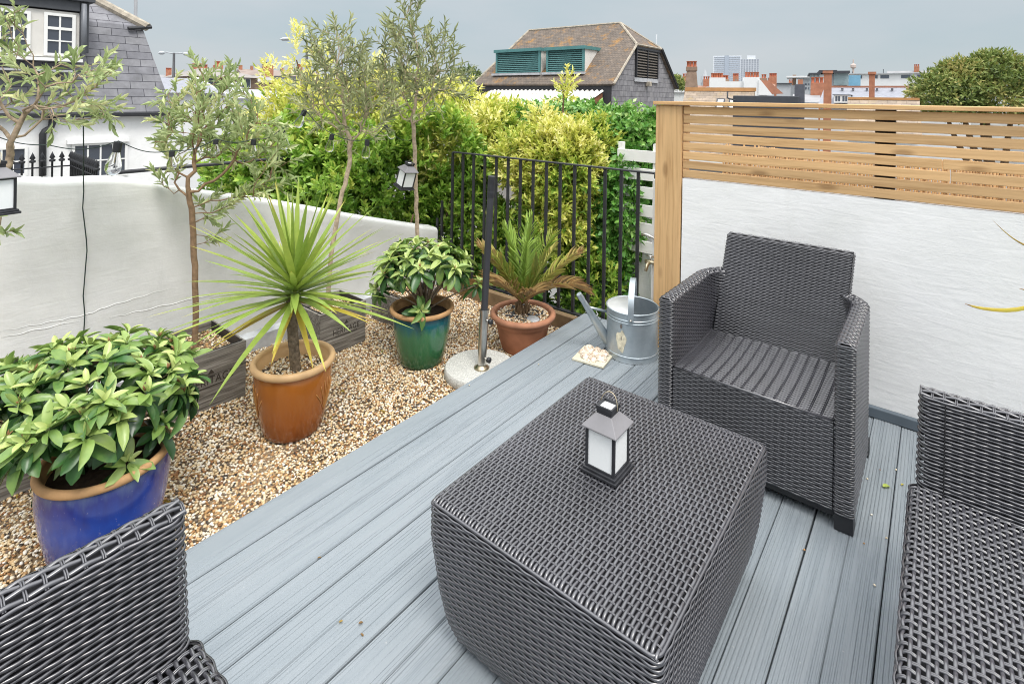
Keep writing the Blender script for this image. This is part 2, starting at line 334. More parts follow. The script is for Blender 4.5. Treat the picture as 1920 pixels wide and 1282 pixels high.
mid = [((a[0]+b[0])/2, (a[1]+b[1])/2) for a, b in zip(outer, inner[::-1])]; mid[0] = (mid[0][0], yf+.004); mid[-1] = (mid[-1][0], yf+.004)
Lm, fm = polyline(mid)
def Parm(u, v):
    e = 1e-3; q = fm(u); t = fm(u+e)-fm(u-e); t /= np.linalg.norm(t, axis=-1, keepdims=True)+1e-12; nrm = np.stack([-t[..., 1], t[..., 0]], -1)
    d = v-th/2; q = q+nrm*d[..., None]; return np.concatenate([q, (ARM_Z+.006-.9*np.abs(d)**2/.064)[..., None]], -1)
weave(mb, Parm, Lm, th, .0135, .021, r=.0046, amp=.0018, sink=-.0012, stake_r=.0030, stakes=True)
mb.build('arm_shell', RM, CH, True)
mb = MB(); sx0, sx1 = x0+th+.004, x1-th-.004
def Pfr(u, v): return np.stack([sx0+u, np.full(u.shape, yf+.010), v], -1)
weave(mb, Pfr, sx1-sx0, .33, .0084, .025, v0=.062)
mb.tube([(sx0+.003, yf+.012, .395), (sx1-.003, yf+.012, .395)], .0055, 8)
mb.build('front_panel', RM, CH, True)
mb = MB()
def Pse(u, v): return np.stack([sx0+u, yf+.014+v, .398-.012*np.sin(PI*np.clip(v/.52, 0, 1))], -1)
weave(mb, Pse, sx1-sx0, .52, .0104, .0405, r=.0030, amp=.0010, raised=True, stake_r=.0046, core=.008, stakes=True); mb.build('seat', RM, CH, True)
bw0, bw1, tw0, tw1 = -.892, -.330, -.862, -.300
def Pback(u, v, side=0.):          # u across, v up; panel leans back
    a = v/.50; xa = bw0+(tw0-bw0)*a; xb = bw1+(tw1-bw1)*a; w_ = u/.56
    yy = 2.812+.13*a + .018*np.sin(PI*np.clip(w_, 0, 1))*np.sin(PI*np.clip(a, 0, 1)); return np.stack([xa+(xb-xa)*w_, yy, .385+v], -1)
mb = MB(); weave(mb, Pback, .56, .485, .0070, .025)
def Pbb(u, v): p = Pback(.56-u, v); return p+np.array([0, .055, 0])
weave(mb, Pbb, .56, .485, .0076, .025)
for uu in (0., .56):
    def Psd(u, v, uu=uu):
        p = Pback(np.full(u.shape, uu), v); q = u/.055 if uu else 1-u/.055
        return p+np.stack([np.sin(PI*q)*(.007 if uu else -.007), q*.055, 0*q], -1)
    weave(mb, Psd, .055, .485, .0070, .0275, stakes=False)
def Ptp(u, v): p = Pback(u, np.full(u.shape, .482)); q = v/.055; return p+np.stack([0*q, q*.055, .010*np.sin(PI*q)], -1)
weave(mb, Ptp, .56, .055, .0134, .0265); mb.build('backrest', RM, CH, True)
for sx in (x0+.002, x1-th-.004+.006):
    for sy in (yf+.004, yb-.13):
        mb = MB(); mb.box(sx, sx+.062, sy, sy+.066, 0, .064); mb.build('foot', M['black_plastic'], CH, bevel=.004)
mb = MB(); mb.box(sx0, sx1, yf+.03, yf+.045, .03, .066); mb.box(x0+.015, x0+.05, yf+.07, yb-.14, .035, .064); mb.box(x1-.05, x1-.015, yf+.07, yb-.14, .035, .064); mb.build('base_frame', M['black_plastic'], CH)
# ---- armless chairs (built at the origin facing -y; width .62, depth .76)
A1 = thing('armless_chair', (0, 0, 0), 'armless rattan seat cut off by the right edge, facing the viewer', 'chair', 'armless rattan chairs')
W, Dp = .62, .76
mb = MB()
def Ps2(u, v): return np.stack([W-v, -Dp+u, .402-.008*np.sin(PI*np.clip(v/W, 0, 1))-.018*np.clip(1-np.minimum(np.minimum(v, W-v), .04)/.02, 0, 1)**2], -1)
weave(mb, Ps2, Dp, W, .0152, .0215, r=.0044, amp=.0020, stake_r=.0036, flat=.75, core=.014, sink=-.0010, stakes=True); mb.build('seat', RM, A1, True, local=True)
L, f = polyline(rrect(0, W, -Dp, .05, .045))
def Pb(u, v): q = f(u, True); return np.concatenate([q, v[..., None]], -1)
mb = MB(); weave(mb, Pb, L, .335, .0098, .03, closed=True, v0=.058, r=.0040, amp=.0022); mb.build('body', RM, A1, True, local=True)
L2, f2 = polyline(rrect(.018, W-.018, .002, .072, .030, 6))
def Pk(u, v):
    q = f2(u, True); a = v-.385; return np.stack([q[..., 0]+(q[..., 0]-W/2)*(-.05*a), q[..., 1]+.10*a, v], -1)
mb = MB(); weave(mb, Pk, L2, .282, .0098, .0275, closed=True, v0=.392, r=.0037, amp=.0022, core=.015)
def Pkt(u, v):
    q = v/.064; return np.stack([.024+u*(W-.048)/(W-.048), .031+.002+.066*q, .671+.010*np.sin(PI*np.clip(q, 0, 1))], -1)
weave(mb, Pkt, W-.048, .062, .0155, .0285, r=.0046, amp=.0024, sink=-.0012, stake_r=.0032, stakes=True); mb.build('backrest', RM, A1, True, local=True)
mb = MB(); mb.tube([(.082, -.008+.0035, .40), (.084, .026-.004, .668)], .0016, 4)
mb.build('seam', M['rattan_core'], A1, local=True)
for sx in (.01, W-.075):
    for sy in (-Dp+.01, -.03):
        mb = MB(); mb.box(sx, sx+.065, sy, sy+.065, 0, .06); mb.build('foot', M['black_plastic'], A1, bevel=.004, local=True)
A1.location = (-.055, 2.068, 0)
A2 = copy_tree(A1); A2.location = (-1.222, .492-W, 0); A2.rotation_euler = (0, 0, PI/2)
A2['label'] = 'armless rattan seat with its back to the blue pot, at the lower left corner'
# ------------------------------------------------------------------ setting: ground, deck, gravel
ZG = -.14; XW = -3.58
mb = MB(); mb.add([(-900, -900, -3.5), (900, -900, -3.5), (900, 900, -3.5), (-900, 900, -3.5)], [(0, 1, 2, 3)])
kind(mb.build('ground', plain('street_ground', (.17, .17, .16), .95, 0, .4, .4)), 'structure')
mb = MB(); mb.box(-3.9, 3.2, -2.2, 3.43, -.5, -.16); kind(mb.build('terrace_slab', plain('slab', (.3, .29, .27), .9)), 'structure')
edges = [-2.02, -1.872, -1.752, -1.633, -1.511, -1.39, -1.269, -1.153]+[-1.038+.1148*i for i in range(8)]+[-.12]+[0.+.12*i for i in range(26)]
mb = MB(); ys = np.concatenate([np.linspace(-1.5, .2, 12), np.linspace(.24, 3.42, 110)])
for bi, (xa, xb) in enumerate(zip(edges[:-1], edges[1:])):
    xa += .0045 if bi in (1, 3) else .0016; xb -= .0016; wd = xb-xa; prof = [(xa, -.028, 0), (xa, -.004, 0), (xa+.003, 0, 0)]; ng = 9; fine = bi < 7
    for g_ in range(ng):
        c = xa+wd*(g_+.75)/(ng+.5); hw = .0014 if fine else .0024
        prof += [(c-hw*1.5, 0, 0), (c-hw*.6, -1, g_+1), (c+hw*.6, -1, g_+1), (c+hw*1.5, 0, 0)]
    prof += [(xb-.003, 0, 0), (xb, -.004, 0), (xb, -.028, 0)]
    if bi == 0:                                          # bull-nosed edge board
        prof = [(xa-.004, -.045, 0), (xa-.004, -.012, 0), (xa, -.004, 0), (xa+.006, 0, 0)]+[q for q in prof[3:]]
        prof = prof[:4]+[q for q in prof[4:] if q[0] < xa+.03 or q[0] > xa+.085]
    ph = rng.random(32)*50; P = np.zeros((len(ys), len(prof), 3)); dz = (rng.random()-.5)*.002
    for i, (x, z, g_) in enumerate(prof):
        if z == -1:
            nzv = .4+np.sin(ys*3.1+ph[g_])+.7*np.sin(ys*7.7+ph[g_+9])+.5*np.sin(ys*17+ph[g_+15]); z_ = -(.0015 if fine else .0031)*np.clip(.55+(.55 if fine else .25)*nzv, .06, 1.3)
        else: z_ = np.full(len(ys), z)
        P[:, i] = np.stack([np.full(len(ys), x)+.0015*np.sin(ys*1.3+ph[31]), ys, z_+dz+.0012*np.sin(ys*1.1+ph[30])], -1)
    mb.grid(P, flip=True)
    mb.add(P[-1], [tuple(range(len(prof)))[::-1]])
deck = kind(mb.build('deck', M['deck'], smooth=False), 'structure')
mb = MB(); mb.box(-1.93, 3.1, -1.5, 3.40, -.16, -.032); kind(mb.build('deck_base', M['deck_dark']), 'structure')
# gravel: one bed with loose stones over it
ico = bmesh.new(); bmesh.ops.create_icosphere(ico, subdivisions=1, radius=1.); icoV = np.array([v.co[:] for v in ico.verts]); icoF = np.array([[v.index for v in f.verts] for f in ico.faces]); ico.free()
def pebbles(mb, P, r, tint=None):
    n = len(P); sc = r[:, None]*np.column_stack([.8+.6*rng.random(n), .7+.4*rng.random(n), .45+.35*rng.random(n)])
    V = icoV[None]*(1+.22*(rng.random((n, 12, 1))-.5))*sc[:, None]; a = rng.random(n)*2*PI; b = (rng.random(n)-.5)*1.2
    c, s = np.cos(a), np.sin(a); cb, sb = np.cos(b), np.sin(b)
    x, y, z = V[..., 0], V[..., 1], V[..., 2]; x, z = x*cb[:, None]+z*sb[:, None], -x*sb[:, None]+z*cb[:, None]
    V = np.stack([x*c[:, None]-y*s[:, None], x*s[:, None]+y*c[:, None], z], -1)+P[:, None]
    Fc = (icoF[None]+np.arange(n)[:, None, None]*12).reshape(-1, 3)
    t_ = rng.random(n) if tint is None else tint
    mb.add(V.reshape(-1, 3), Fc, 0, np.repeat(t_, 12))
mb = MB(); mb.add([(XW-.02, -1.5, ZG-.006), (-1.93, -1.5, ZG-.006), (-1.93, 3.4, ZG-.006), (XW-.02, 3.4, ZG-.006)], [(0, 1, 2, 3)], 1)
gx, gy = np.meshgrid(np.arange(XW+.01, -1.945, .0098), np.arange(.05, 3.36, .0098)); P = np.column_stack([gx.ravel(), gy.ravel()]); P += (rng.random(P.shape)-.5)*.012
keep = (P[:, 0]*-.9239+P[:, 1]*-.3827 < 4) & (rng.random(len(P)) < .86); P = P[keep]
und = .006*np.sin(P[:, 0]*5+1)*np.sin(P[:, 1]*4)+.004*np.sin(P[:, 0]*13+P[:, 1]*9)
pebbles(mb, np.column_stack([P, ZG+und-.001+.007*rng.random(len(P))]), .0052+.0038*rng.random(len(P))**2)
kind(mb.build('gravel', [M['pebble'], M['gravel_bed']], smooth=True), 'stuff')
# timber edging along the back of the gravel
mb = MB(); mb.box(-3.42, -2.06, 3.345, 3.40, ZG-.02, -.03)
tag(mb.build('timber_edging', plain('weathered_timber', (.20, .135, .075), .85, 0, .35, 9., .3, .4), bevel=.004), 'brown timber edging board along the railing end of the gravel bed', 'edging')
# ------------------------------------------------------------------ white walls
def wavy(X, n=3): return .006*np.sin(X[..., 0]*3.1+X[..., 1]*2.7)+.004*np.sin(X[..., 0]*7.3-X[..., 2]*6.1+X[..., 1]*5)
LW = thing('left_wall', (XW, 1., ZG), 'white rendered parapet wall with a sloping top behind the potted plants', 'wall')
prof = [(-1.6, 1.13), (.3, 1.15), (.5, 1.148), (.62, 1.112), (.8, 1.102), (.95, 1.10), (1.08, 1.065), (1.2, 1.02), (1.36, .972), (1.81, .848), (2.34, .69), (3.02, .478), (3.42, .36)]
yy = np.linspace(-1.6, 3.42, 200); zt = np.interp(yy, *zip(*prof)); zt = np.convolve(np.pad(zt, 4, 'edge'), np.ones(9)/9, 'valid')
sec = []
for k in range(14): sec.append((XW, -.3, k/13.))
P = []
for k in range(15):                                       # face
    z = -.3+(zt-.03+.3)*k/14; P.append(np.stack([np.full(200, XW), yy, z], -1))
for a in (30, 60, 90): P.append(np.stack([np.full(200, XW-.03+.03*math.cos(math.radians(a))), yy, zt-.03+.03*math.sin(math.radians(a))], -1))
P.append(np.stack([np.full(200, XW-.13), yy, zt+.008], -1)); P.append(np.stack([np.full(200, XW-.24), yy, zt-.004], -1)); P.append(np.stack([np.full(200, XW-.26), yy, zt-.04], -1)); P.append(np.stack([np.full(200, XW-.26), yy, np.full(200, -3.5)], -1))
P = np.array(P); P[..., 0] += wavy(P); P[..., 2] += .004*np.sin(P[..., 1]*4.3)*(P[..., 2] > .3)
mb = MB(); mb.grid(P); mb.add(P[:, -1], [tuple(range(len(P)))]); wall_o = mb.build('wall', M['white2'], LW, True, angle=50)
# old render ridges across the wall and the painted upstand at its foot
mb = MB()
for pts in ([(0, 622), (60, 610), (120, 598), (165, 588), (200, 575), (250, 560), (300, 548), (336, 540)], [(0, 633), (70, 618), (150, 600)], [(205, 598), (260, 585), (330, 570), (420, 548)]):
    q = np.array([atX(x, y+random.uniform(-2, 2), XW+.006) for x, y in pts]); q[:, 0] = XW+wavy(q)+.001
    tt = np.linspace(0, len(q)-1, 40); q = np.column_stack([np.interp(tt, range(len(q)), q[:, i]) for i in range(3)]); q[:, 2] += .003*np.sin(tt*9)
    mb.tube(q, .0023*np.sin(np.linspace(.15, PI-.15, 40)), 6)
mb.build('render_ridge', M['white2'], LW, True)
mb = MB(); mb.prism([(XW+.002, ZG-.02), (XW+.05, ZG-.02), (XW+.046, -.035), (XW+.002, -.012)], -.5, 3.32, 'y'); mb.build('upstand', M['trough'], LW, bevel=.003)
RW = thing('right_wall', (0, 3.262, 0), 'white rendered wall beneath the timber slat screen, behind the armchair', 'wall')
xx = np.linspace(-1.235, 3.2, 150); zz = np.linspace(-.16, 1.094, 50); X, Z = np.meshgrid(xx, zz); P = np.stack([X, np.full(X.shape, 3.262), Z], -1)
P[..., 1] += wavy(P)*.8; mb = MB(); mb.grid(P)
mb.box(-1.235, 3.2, 3.275, 3.41, -.16, 1.094)
for pts in ([(1600, 655), (1640, 652), (1690, 660), (1740, 655), (1780, 640), (1830, 628), (1880, 610), (1920, 590)], [(1700, 640), (1760, 625), (1800, 612), (1870, 605)], [(1640, 520), (1700, 515), (1760, 528)], [(1600, 455), (1690, 468), (1830, 460), (1910, 470)], [(1660, 690), (1720, 712), (1760, 700), (1830, 715), (1880, 700), (1920, 715)], [(1500, 405), (1600, 430), (1680, 470)]):
    q = np.array([atY(x, y+random.uniform(-3, 3), 3.262) for x, y in pts]); tt = np.linspace(0, len(q)-1, 50); q = np.column_stack([np.interp(tt, range(len(q)), q[:, i]) for i in range(3)])
    q[:, 2] += .004*np.sin(tt*7+q[0, 0]*9)+.002*np.sin(tt*19); q[:, 1] = 3.262+wavy(q)*.8+.001; mb.tube(q, .0012*np.sin(np.linspace(.1, PI-.1, 50)), 6)
mb.build('wall', M['white'], RW, True, angle=40)
mb = MB(); mb.box(-1.23, 3.2, 3.236, 3.268, .002, .052); mb.build('skirting_board', plain('grey_blue_paint', (.10, .125, .15), .55, 0, .15, 6.), RW, bevel=.004)
# ------------------------------------------------------------------ timber screen
SC = thing('slat_screen', (-1.33, 3.33, 0), 'new pine fence screen of horizontal slats with a thick end post', 'fence')
mb = MB(); px = -1.415
mb.box(px, px+.172, 3.255, 3.40, -.1, 1.545); mb.build('post', M['pine_z'], SC, bevel=.006)
mb = MB(); zb = 1.100; pit = .0562
for i in range(8):
    z0 = zb+pit*i; h_ = .0465; cut = 2.5+.05*i if i not in (2, 3) else .02 if i == 3 else .05
    for a, b in ((px+.176, cut), (cut+.0025, 3.2)):
        n0 = len(mb.V); mb.box(a, b, 3.268+.002*random.random(), 3.289, z0, z0+h_); mb.T[-1] = np.full(8, random.random())
mb.build('slat_panel', M['pine_x'], SC, bevel=.0025)
mb = MB()
for a, b in ((px-.012, .35), (.353, 1.9), (1.903, 3.2)): mb.box(a, b, 3.235, 3.42, 1.5475, 1.570); mb.T[-1] = np.full(8, .9)
mb.build('cap_rail', M['pine_x'], SC, bevel=.003)
dark = plain('shade_toned_batten', (.04, .027, .016), .8)  # battens look black only from shadow; that shade is put into the wood colour
for xa in (atY(1641, 250, 3.30)[0], 1.5, 2.6):
    mb = MB(); mb.box(xa, xa+.085, 3.292, 3.36, 1.094, 1.545); mb.build('batten', dark, SC)
mb = MB(); n = 330; xs = np.linspace(-1.1, 3.1, n)
for x in xs:
    h_ = 1.275+.012*math.sin(x*5)+random.uniform(-.012, .012) - .03*(x > .2); mb.lathe([(.006, 0), (.006, h_), (.001, h_+.002)], 6, (x+random.uniform(-.002, .002), 3.62+random.uniform(-.006, .006), 0), tint=random.random())
mb.box(-1.1, 3.1, 3.63, 3.64, .4, .45); mb.box(-1.1, 3.1, 3.63, 3.64, 1.0, 1.05)
tag(mb.build('cane_screen', M['pine_z'], smooth=True), 'pale cane screening glimpsed through the gaps of the timber slats', 'screen')
# ------------------------------------------------------------------ railing
RA = thing('railing', (-2.5, 3.45, -.03), 'black metal railing of upright bars across the end of the terrace', 'railing')
YR = 3.45
tl, tr_ = atY(852, 284, YR), atY(1226, 327, YR); zt_ = (tl[2]+tr_[2])/2
def bar(x0, x1, y0, y1, z0, z1, nm, par, mat='black_metal', bv=.002): m_ = MB(); m_.box(x0, x1, y0, y1, z0, z1); return m_.build(nm, M[mat], par, bevel=bv)
bar(tl[0]-.01, tr_[0]+.01, YR-.02, YR+.02, zt_-.005, zt_+.006, 'top_rail', RA)
bar(-3.50, tr_[0]+.01, YR-.018, YR+.018, -.045, -.033, 'bottom_rail', RA)
for i in range(16):
    x = -3.43+.1293*i; bar(x-.0112, x+.0112, YR-.0085, YR+.0085, -.032, zt_-.006, 'bar', RA)
for x, z in ((-3.56, .62), (-3.62, .45)): bar(x-.0112, x+.0112, YR-.0085, YR+.0085, -.04, z, 'bar', RA)
# white post, tap and white louvre fence beside the pine post
mb = MB(); mb.box(-1.492, -1.428, 3.40, 3.47, -.15, 1.045); tag(mb.build('white_post', M['window_white'], bevel=.004), 'slim white post between the black railing and the pine post', 'post')
TP = thing('outdoor_tap', atY(1221, 492, 3.38), 'brass garden tap on a bent metal pipe beside the pine post', 'tap')
q = [atY(*p_, 3.375) for p_ in ((1203, 440), (1212, 440), (1226, 446), (1231, 452), (1231, 488), (1230, 492))]; mb = MB(); mb.tube(q, .009, 10); mb.build('pipe', M['steel'], TP, True)
mb = MB(); a = atY(1222, 492, 3.375)
mb.tube([a+np.array([-.045, 0, 0]), a+np.array([.045, 0, 0])], [.014, .014], 10); mb.tube([a+np.array([-.02, 0, 0]), a+np.array([-.02, -.03, -.02]), a+np.array([-.02, -.05, -.05])], [.012, .012, .010], 10); mb.build('tap_body', M['brass'], TP, True)
mb = MB(); mb.tube([a+np.array([-.01, 0, .0]), a+np.array([-.01, 0, .04])], .006, 8); mb.tube([a+np.array([-.035, 0, .04]), a+np.array([.015, 0, .04])], .006, 8); mb.build('handle', M['steel'], TP, True)
LV = thing('louvre_fence', (-2., 4.3, -3.5), 'white slatted fence panel glimpsed between the railing and the pine post', 'fence')
c0 = atY(1176, 400, 4.3); c1 = atY(1226, 400, 4.3)
mb = MB()
for i in range(6):
    z = 1.14-.155*i; mb.box(c0[0]-.1, c1[0]+.9, 4.29, 4.305, z-.10, z)
mb.build('slat_panel', M['window_white'], LV, bevel=.002)
mb = MB(); mb.box(c1[0]-.02, c1[0]+.03, 4.31, 4.36, -3.5, 1.2); mb.box(c0[0]-.1, c0[0]-.06, 4.31, 4.36, -3.5, 1.2); mb.build('post', M['window_white'], LV)
mb = MB(); mb.box(c0[0]-.05, c1[0]+.9, 4.37, 4.42, -3.5, .27); mb.build('base_wall', M['white'], LV)
# ------------------------------------------------------------------ leaf tools
def T_ell(rows=5, curl=.12, fold=.10):
    xs = np.linspace(0, 1, rows); hw = .5*np.sqrt(np.clip(1-(2*xs**.92-1)**2, 0, 1))**.9; hw[0] = .06; hw[-1] = .05; V = []; F_ = []
    for i, x in enumerate(xs):
        z = -curl*x*x
        V += [(x, -hw[i], z+fold*hw[i]), (x, 0, z), (x, hw[i], z+fold*hw[i])]
    for i in range(rows-1): a = i*3; F_ += [(a, a+1, a+4, a+3), (a+1, a+2, a+5, a+4)]
    return np.array(V), np.array(F_)
T15 = T_ell(6, .16, .22); T15b = T_ell(6, .34, .42); T9 = T_ell(4, .10, .25)
T6 = (np.array([(0, 0, 0), (.42, -.5, .05), (1, 0, -.06), (.42, .5, .05), (.5, 0, -.01)]), np.array([(0, 1, 4), (1, 2, 4), (2, 3, 4), (3, 0, 4)]))
def unit(a): return a/(np.linalg.norm(a, axis=-1, keepdims=True)+1e-12)
def leaves(mb, P, D, N, L, W, tint, T=T6, mat=0):
    n = len(P); D = unit(D); S_ = unit(np.cross(N, D)); N = np.cross(D, S_); TV, TF = T
    L = np.broadcast_to(L, (n,)); W = np.broadcast_to(W, (n,))
    V = P[:, None]+(L[:, None]*TV[None, :, 0])[..., None]*D[:, None]+(W[:, None]*TV[None, :, 1])[..., None]*S_[:, None]+(L[:, None]*TV[None, :, 2])[..., None]*N[:, None]
    k = len(TV); mb.add(V.reshape(-1, 3), (TF[None]+np.arange(n)[:, None, None]*k).reshape(-1, TF.shape[1]), mat, np.repeat(np.broadcast_to(tint, (n,)), k))
def rnd_unit(n): return unit(rng.normal(size=(n, 3)))
def sprigs(mb, P, A, k, axl, L, W, spread, tint, T=T6, tvar=.15, up=.25, twig=None):
    """k leaves spiralling along each shoot axis A (length axl) starting at P"""
    n = len(P); A = unit(A); X = unit(np.cross(A, rnd_unit(n))); Y = np.cross(A, X); axl = np.broadcast_to(axl, (n,))
    j = np.arange(k); ang = j[None]*2.4+rng.random((n, 1))*6.28; t_ = (j[None]+.6*rng.random((n, k)))/k
    rad = np.cos(ang)[..., None]*X[:, None]+np.sin(ang)[..., None]*Y[:, None]
    sp = spread*(1.15-.75*t_)
    D = A[:, None]*np.cos(sp)[..., None]+rad*np.sin(sp)[..., None]+np.array([0, 0, 1.])*0+.18*rng.normal(size=(n, k, 3))
    N = unit(A[:, None]*.8+np.array([0, 0, up])-rad*.2+.15*rng.normal(size=(n, k, 3))); B = P[:, None]+A[:, None]*(axl[:, None]*t_)[..., None]
    m = n*k; tt = np.clip(np.repeat(np.broadcast_to(tint, (n,)), k)+tvar*rng.normal(size=m)+.12*(t_.ravel()-.5), 0, 1)
    leaves(mb, B.reshape(m, 3), D.reshape(m, 3), N.reshape(m, 3), L*(.7+.6*rng.random(m)), W*(.75+.5*rng.random(m)), tt, T)
    if twig:
        e = P+A*axl[:, None]
        for a, b in zip(P, e): twig[0].tube([a, b], [twig[1], twig[1]*.5], 4, cap=False)
def colonize(trunk, attr, step=.05, infl=.6, kill=.09, iters=90):
    nodes = [np.array(p, float) for p in trunk]; par = [-1]+list(range(len(trunk)-1)); attr = np.array(attr); alive = np.ones(len(attr), bool)
    for it in range(iters):
        if not alive.any(): break
        N_ = np.array(nodes); Aa = attr[alive]; d = np.linalg.norm(Aa[:, None]-N_[None], axis=2); ci = d.argmin(1); cd = d[np.arange(len(Aa)), ci]
        ok = cd < (infl if it > 8 else 9.); new = {}
        for a, c, o in zip(Aa, ci, ok):
            if o: new.setdefault(c, []).append(unit(a-N_[c]))
        if not new: break
        for c, v in new.items():
            p = N_[c]+step*unit(np.mean(v, 0)+.22*rng.normal(size=3)+np.array([0, 0, .05])); nodes.append(p); par.append(c)
        N_ = np.array(nodes[-len(new):]); dd = np.linalg.norm(attr[:, None]-N_[None], axis=2).min(1); alive &= dd > kill
    return np.array(nodes), np.array(par)
def tree_mesh(nodes, par, r_tip, r_base, ntrunk, expo=2.05):
    n = len(nodes); w_ = np.zeros(n); ch = [[] for _ in range(n)]
    for i, p in enumerate(par):
        if p >= 0: ch[p].append(i)
    for i in range(n-1, -1, -1): w_[i] = sum(w_[c] for c in ch[i]) if ch[i] else 1.
    r = r_tip*w_**(1/expo); r = np.minimum(r, r_base); mb = MB()
    starts = [0]
    while starts:                                          # chains from each fork outwards
        i = starts.pop(); c = [par[i], i] if par[i] >= 0 else [i]
        while ch[c[-1]]:
            k = sorted(ch[c[-1]], key=lambda q: -w_[q]); starts += k[1:]; c.append(k[0])
        if len(c) > 1:
            rr = r[c].copy(); rr[0] = min(rr[0], rr[1]*1.25) if par[i] >= 0 else rr[0]; mb.tube(nodes[c], rr, 7 if rr[0] > .006 else 4, cap=False)
    return mb, ch, r
def blade_strip(mb, base, d, L, w_, droop, tint, seg=7, mat=0, tip=None):
    d = unit(np.array(d, float)); side = np.cross(d, [0, 0, 1.]); side = unit(side) if np.linalg.norm(side) > .05 else np.array([1., 0, 0]); t_ = np.linspace(0, 1, seg)
    c = base+d[None]*L*t_[:, None]; c[:, 2] -= droop*L*t_**2.2; tan = np.gradient(c, axis=0); nrm = unit(np.cross(np.broadcast_to(side, tan.shape), tan))
    hw = w_*.5*np.interp(t_, [0, .08, .35, .7, 1], [.75, .8, 1., .62, .02])
    V = np.stack([c-side*hw[:, None]+nrm*(hw*.35)[:, None], c, c+side*hw[:, None]+nrm*(hw*.35)[:, None]], 1).reshape(-1, 3); F_ = []
    for i in range(seg-1): a = i*3; F_ += [(a, a+1, a+4, a+3), (a+1, a+2, a+5, a+4)]
    tv = np.repeat(np.full(seg, tint) if tip is None else np.interp(t_, [0, .7, 1], [tint, tint, tip]), 3)
    mb.add(V, np.array(F_), mat, tv)
LM = {}
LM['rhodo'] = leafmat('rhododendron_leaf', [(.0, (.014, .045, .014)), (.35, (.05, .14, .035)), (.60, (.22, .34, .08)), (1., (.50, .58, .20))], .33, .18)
LM['olive'] = leafmat('olive_leaf', [(.0, (.13, .19, .06)), (.4, (.33, .42, .17)), (.75, (.52, .60, .30)), (1., (.68, .68, .36))], .42, .3)
LM['olive_dark'] = leafmat('slim_olive_leaf', [(.0, (.12, .15, .07)), (.5, (.36, .40, .20)), (1., (.60, .62, .33))], .5, .3)
LM['euon'] = leafmat('glossy_shrub_leaf', [(.0, (.04, .10, .012)), (.35, (.14, .30, .035)), (.65, (.34, .52, .08)), (1., (.68, .70, .16))], .35, .25)
LM['gold'] = leafmat('golden_shrub_leaf', [(.0, (.05, .14, .015)), (.28, (.20, .36, .04)), (.55, (.52, .58, .10)), (.8, (.80, .77, .22)), (1., (.92, .88, .46))], .45, .3)
LM['ivy'] = leafmat('ivy_leaf', [(.0, (.02, .08, .012)), (.5, (.09, .26, .04)), (.8, (.22, .43, .09)), (1., (.50, .64, .24))], .35, .2)
LM['cordy'] = leafmat('cordyline_leaf', [(.0, (.20, .11, .03)), (.18, (.56, .43, .06)), (.42, (.42, .50, .10)), (.7, (.25, .36, .06)), (1., (.38, .50, .14))], .4, .25)
LM['palm'] = leafmat('palm_leaflet', [(.0, (.36, .20, .08)), (.25, (.58, .42, .18)), (.45, (.52, .52, .12)), (.7, (.32, .46, .08)), (1., (.42, .60, .13))], .45, .25)
LM['far'] = leafmat('distant_leaf', [(.0, (.07, .11, .03)), (.5, (.22, .29, .07)), (1., (.48, .40, .14))], .6, .25)
# ------------------------------------------------------------------ pots
def streaked(name, stops, rough=.16, z0=-.14, z1=.25, speck=(.5, .45, .4), spk=.70):
    m = NT(name); tc = m.n('TexCoord'); sp_ = m.n('SeparateXYZ'); m.l(tc.outputs['Object'], sp_.inputs[0])
    nz_ = m.noise(m.pos((9, 9, 1.6)), 2.5, 5, .6); hz = m.math('DIVIDE', sp_.outputs[2], z1-z0)
    f = m.math('ADD', hz, m.math('MULTIPLY', m.math('SUBTRACT', nz_, .5), .35)); c = m.ramp(f, stops)
    s = m.noise(m.pos((1, 1, .6)), 70., 3, .7); c = m.mix(m.ramp(s, [(spk, (0, 0, 0)), (spk+.08, (.55, .55, .55))]), c, speck)
    m.col(c); m.b.inputs['Coat Weight'].default_value = .4; m.b.inputs['Coat Roughness'].default_value = .12
    m.bump(m.noise(m.pos((1, 1, 6)), 6., 3), .12, .004); return m.set(rough, 0, .5)
terra = plain('rim_terracotta', (.46, .27, .125), .75, 0, .22, 14., .3, .15)
